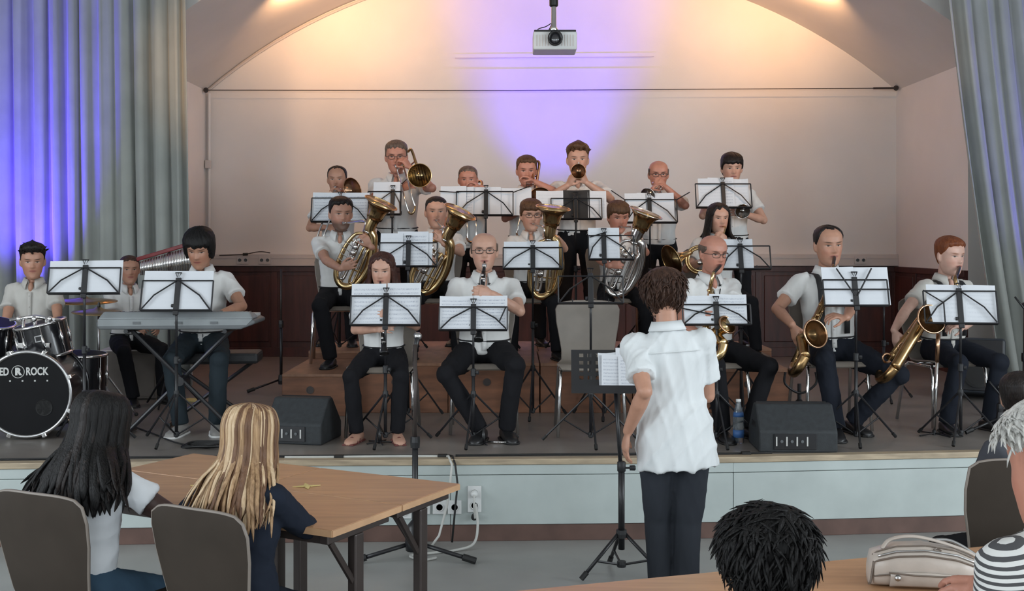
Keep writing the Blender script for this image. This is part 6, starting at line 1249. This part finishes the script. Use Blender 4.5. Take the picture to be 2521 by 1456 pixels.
uA, vA = V(-.885, .466, 0), V(.466, .885, 0); N0 = V(-.600, 3.80, 0)
table('long wooden folding table nearest the two girls', N0, uA, vA, 1.42, .42, 'wooden folding tables'); table('wooden folding table nearest the stage sockets', N0+vA*.424, uA, vA, .69, .42, 'wooden folding tables'); table('wooden folding table in front of the dark-haired girl', N0+vA*.424+uA*.694, uA, vA, .72, .42, 'wooden folding tables')
for i, (px, py, rz_) in enumerate(((755, 1199, .3), (497, 1200, 1.2), (500, 1206, 2.6))):
    d = .96*F/(py-600); o_ = MB()
    for k in range(4): a0 = k*PI/2; o_.hexa([V(0, 0, .001), V(.018*math.cos(a0-.6), .018*math.sin(a0-.6), .001), V(.055*math.cos(a0), .055*math.sin(a0), .001), V(.018*math.cos(a0+.6), .018*math.sin(a0+.6), .001)]+[V(0, 0, .004), V(.018*math.cos(a0-.6), .018*math.sin(a0-.6), .004), V(.055*math.cos(a0), .055*math.sin(a0), .004), V(.018*math.cos(a0+.6), .018*math.sin(a0+.6), .004)])
    q = o_.build('paper_star', M_yellow, loc=(X(px, d), d, .7405)); q.rotation_euler[2] = rz_; tag(q, ('yellow paper star on the table right of the blonde girl', 'yellow paper star on the table between the two girls', 'second yellow paper star between the two girls')[i], 'decoration', 'yellow table decorations')
uB, vB = V(.955, .297, 0), V(.297, -.955, 0)
table('wooden folding table in the right foreground under the handbag', V(-.06, 3.125, 0), uB, vB, 1.40, .70, 'wooden folding tables'); table('wooden folding table continuing past the right picture edge', V(-.06, 3.125, 0)+uB*1.404, uB, vB, 1.40, .70, 'wooden folding tables')
# ------------------------------------------------------------------ girls at the left table
th1 = PI-.45
G1 = person('girl with long black hair and white T-shirt leaning on the table', (X(196, 3.98), 3.98, 0), th1, .835, seat=.45, lean=.14, roll=.02, head=(.0, .12, 0), hs=1.02, skin=SK_DARK, shirt=C_TEE, pants=C_DENIM, hair=('full', H_BLACK), collar=False, chest=False, sleeve=.55, belt=False, group=AU, shoes=C_SNEAK, vox=.0048, folds_amp=.006,
            hands=dict(a=dict(w=W(305, 1232, 4.04), e=(1.0, -.2, -.25), f=(-.9, .35, 0), n=(0, 0, -1), c=.4), b=dict(w=W(235, 1222, 4.22), e=(-1, -.2, -.4), f=(.8, .4, 0), n=(0, 0, -1), c=.4)))
fall_hair(G1, [H_BLACK, H_DARK], 220, .775, .165, .085, 3, wid=.017, jit=.10)
G2 = person('girl with long blonde hair and navy top sitting at the table', (X(585, 3.80), 3.80, 0), th1-.05, .815, seat=.45, lean=.07, head=(.10, .05, 0), hs=1.02, skin=SK_FAIR, shirt=C_NAVYTOP, pants=C_NAVY, hair=('full', H_BLONDE), collar=False, chest=False, sleeve=1.75, belt=False, untuck=True, group=AU, shoes=C_SNEAK, vox=.0048, folds_amp=.006,
            hands=dict(a=dict(w=W(660, 1225, 4.02), e=(1.0, -.3, -.7), f=(-.8, .5, 0), n=(0, 0, -1), c=.4), b=dict(w=W(560, 1215, 4.08), e=(-1, -.3, -.7), f=(.8, .4, 0), n=(0, 0, -1), c=.4)))
fall_hair(G2, [H_BLONDE, H_BLONDE2, H_BLONDE3], 260, .745, .115, .115, 9, wid=.0095, jit=.07)
for sg in (-1, 1): MB().tube([G2['Mh'] @ (V(sg*.060, .055, .165)*G2['hk']+V(.012*math.cos(a), .004*math.sin(a)*sg, .012*math.sin(a))) for a in np.linspace(0, 2*PI, 12, endpoint=False)], .0045, 6, closed=True).build('hair_tie', M_legbrown, G2['root'], smooth=True)
MB().ball(G2['Mh'] @ (V(-.085, -.03, .03)*G2['hk']), (.012, .012, .014)).build('earring', M_red, G2['root'], smooth=True)
def hall_chair(label, P, **k): return shell_chair(label, (P['loc'].x, P['loc'].y, 0), P['yaw'], M_shelldark, grp='taupe shell chairs in the hall', **k)
G1['loc'].x += .045; G2['loc'].x += .035
hall_chair('taupe shell chair of the black-haired girl, at the left picture edge', G1, backh=.875, bw=.205); hall_chair('taupe shell chair of the blonde girl', G2, backh=.865, bw=.195)
# ------------------------------------------------------------------ people at the right
G3 = person('dark-haired person with glasses at the right picture edge', (2.045, 4.47, 0), PI+.25, .862, seat=.45, lean=.10, head=(-.95, .02, 0), hs=1.0, skin=SK_MID, shirt=C_GREYTOP, pants=C_BLACK, hair=('short', H_DARK), glasses=M_black, collar=False, chest=False, belt=False, group=AU)
shell_chair('taupe shell chair of the dark-haired person with glasses', (1.885, 4.44, 0), PI+.05, M_shelldark, grp='taupe shell chairs in the hall', backh=.905, bw=.215)
G4 = person('white-haired man in a striped shirt at the right picture edge', (1.045, 2.0, 0), -2.72, 1.02, seat=.62, lean=.10, head=(.0, .06, 0), hs=1.0, neckless=.07, skin=SK_RUDDY, shirt=C_STRIPE, pants=C_NAVY, hair=('ear', H_WHITE), chest=False, collar=True, wide=1.05, group=AU, vox=.0042, folds_amp=.003, sleeve=.80,
            hands=dict(b=dict(w=W(2525, 1480, 2.12), e=(-.4, -.6, -.6), f=(-.95, .25, .12), n=(.1, .5, -.8), c=.45)))
shell_chair('taupe shell chair of the white-haired man', (1.055, 1.99, 0), -2.72, M_shelldark, grp='taupe shell chairs in the hall', seat=.60, backh=1.0)
G5 = person('black-haired child in the right foreground, only the head in view', (X(1908, 2.24), 2.24, 0), PI-.05, .815, seat=.45, lean=.06, head=(.10, .10, 0), hs=1.10, skin=SK_TAN, shirt=C_NAVYTOP, pants=C_NAVY, hair=('full', H_BLACK, 0), chest=False, collar=False, belt=False, group=AU, vox=.0046)
comb_locks(G5, H_BLACK, 900, 4, ([0, 1.2, 1.6, 2.2, 3.2], [.175, .16, .085, .04, .025]), L_=(.035, .065), rad=.0052, lift=.004, off=.017, jit=.42)
shell_chair('taupe shell chair of the black-haired child', (G5['loc'].x, G5['loc'].y-.02, 0), PI-.05, M_shelldark, grp='taupe shell chairs in the hall', backh=.80)
comb_locks(G4, H_WHITE, 620, 8, ([0, 1.2, 1.3, 1.75, 1.9, 2.2, 3.2], [.185, .172, .16, .16, .10, .05, .035]), L_=(.022, .042), rad=.0034, lift=.0015, off=.017, sw=(0, .55, -.8), jit=.25)
# ------------------------------------------------------------------ handbag on the foreground table
hb = thing('handbag', 'pale beige leather handbag lying on the foreground table', 'handbag', (X(2272, 3.20), 3.20, .7405), -.14)
secs = [(-.150, .030, .040), (-.140, .058, .062), (-.08, .066, .076), (0, .068, .080), (.08, .066, .072), (.135, .056, .056), (.150, .028, .034)]; vs = []; fs = []; n = 20
for (x, ry, rz_) in secs:
    for k in range(n): a = 2*PI*k/n; vs.append((x, ry*math.copysign(abs(math.cos(a))**.7, math.cos(a)), (rz_+rz_*math.copysign(abs(math.sin(a))**.75, math.sin(a)))*.74))
for i in range(len(secs)-1):
    for k in range(n): fs.append((i*n+k, i*n+(k+1) % n, (i+1)*n+(k+1) % n, (i+1)*n+k))
fs += [tuple(range(n-1, -1, -1)), tuple((len(secs)-1)*n+k for k in range(n))]; MB().add(vs, fs).build('bag_body', M_bag, hb, smooth=True)
def on_bag(x, a, off=.002):
    ry = interp(x, [s[0] for s in secs], [s[1] for s in secs]); rz_ = interp(x, [s[0] for s in secs], [s[2] for s in secs]); return V(x, (ry+off)*math.copysign(abs(math.cos(a))**.7, math.cos(a)), (rz_+(rz_+off)*math.copysign(abs(math.sin(a))**.75, math.sin(a)))*.74)
for a, rr in ((PI-.55, .0028), (PI-1.25, .0024), (PI+.12, .0024)): MB().tube([on_bag(x, a) for x in np.linspace(-.142, .142, 22)], rr, 6).build('seam', M_bagdk, hb, smooth=True)
MB().tube([on_bag(x, PI-.85) for x in np.linspace(-.13, .13, 22)], .0035, 6).build('zip', M_steel, hb, smooth=True)
G = [[on_bag(x, a, .005) for x in np.linspace(-.10, .11, 10)] for a in np.linspace(PI+.05, PI+.85, 6)]; MB().grid(G, .005).build('front_pocket', M_bag, hb, smooth=True); MB().tube([on_bag(x, PI+.03+.10*math.sin((x+.1)*16), .009) for x in np.linspace(-.105, .115, 20)], .0025, 6).build('flap_seam', M_bagdk, hb, smooth=True); MB().ball(on_bag(-.082, PI+.22, .010), .009).build('snap_button', M_steel, hb, smooth=True)
MB().tube(spline([on_bag(-.115, PI/2+.2, .004), V(-.09, -.01, .126), V(-.03, -.015, .138), V(.05, -.01, .122), V(.13, 0, .092), V(.165, .0, .062)], 6), .007, 8, flat=.5).build('carry_handle', M_bag, hb, smooth=True)
MB().tube(spline([V(.03, .03, .118), V(.08, .03, .118), V(.13, .02, .094), V(.17, .01, .062), V(.20, 0, .03), V(.23, -.01, .008)], 5), .005, 8).build('chain_strap', M_steel, hb, smooth=True)
MB().tube([on_bag(-.142, PI-.6, .006), on_bag(-.147, PI, .012)+V(-.004, 0, -.02), V(-.155, -.055, .012)], .006, 6, flat=.5).build('zip_tassel', M_bagdk, hb); b = MB(); b.tube([on_bag(.02, PI-1.0, .003), on_bag(.03, PI-1.15, .003), on_bag(.04, PI-1.0, .003)], .0025, 6); b.build('emblem', M_bagdk, hb)
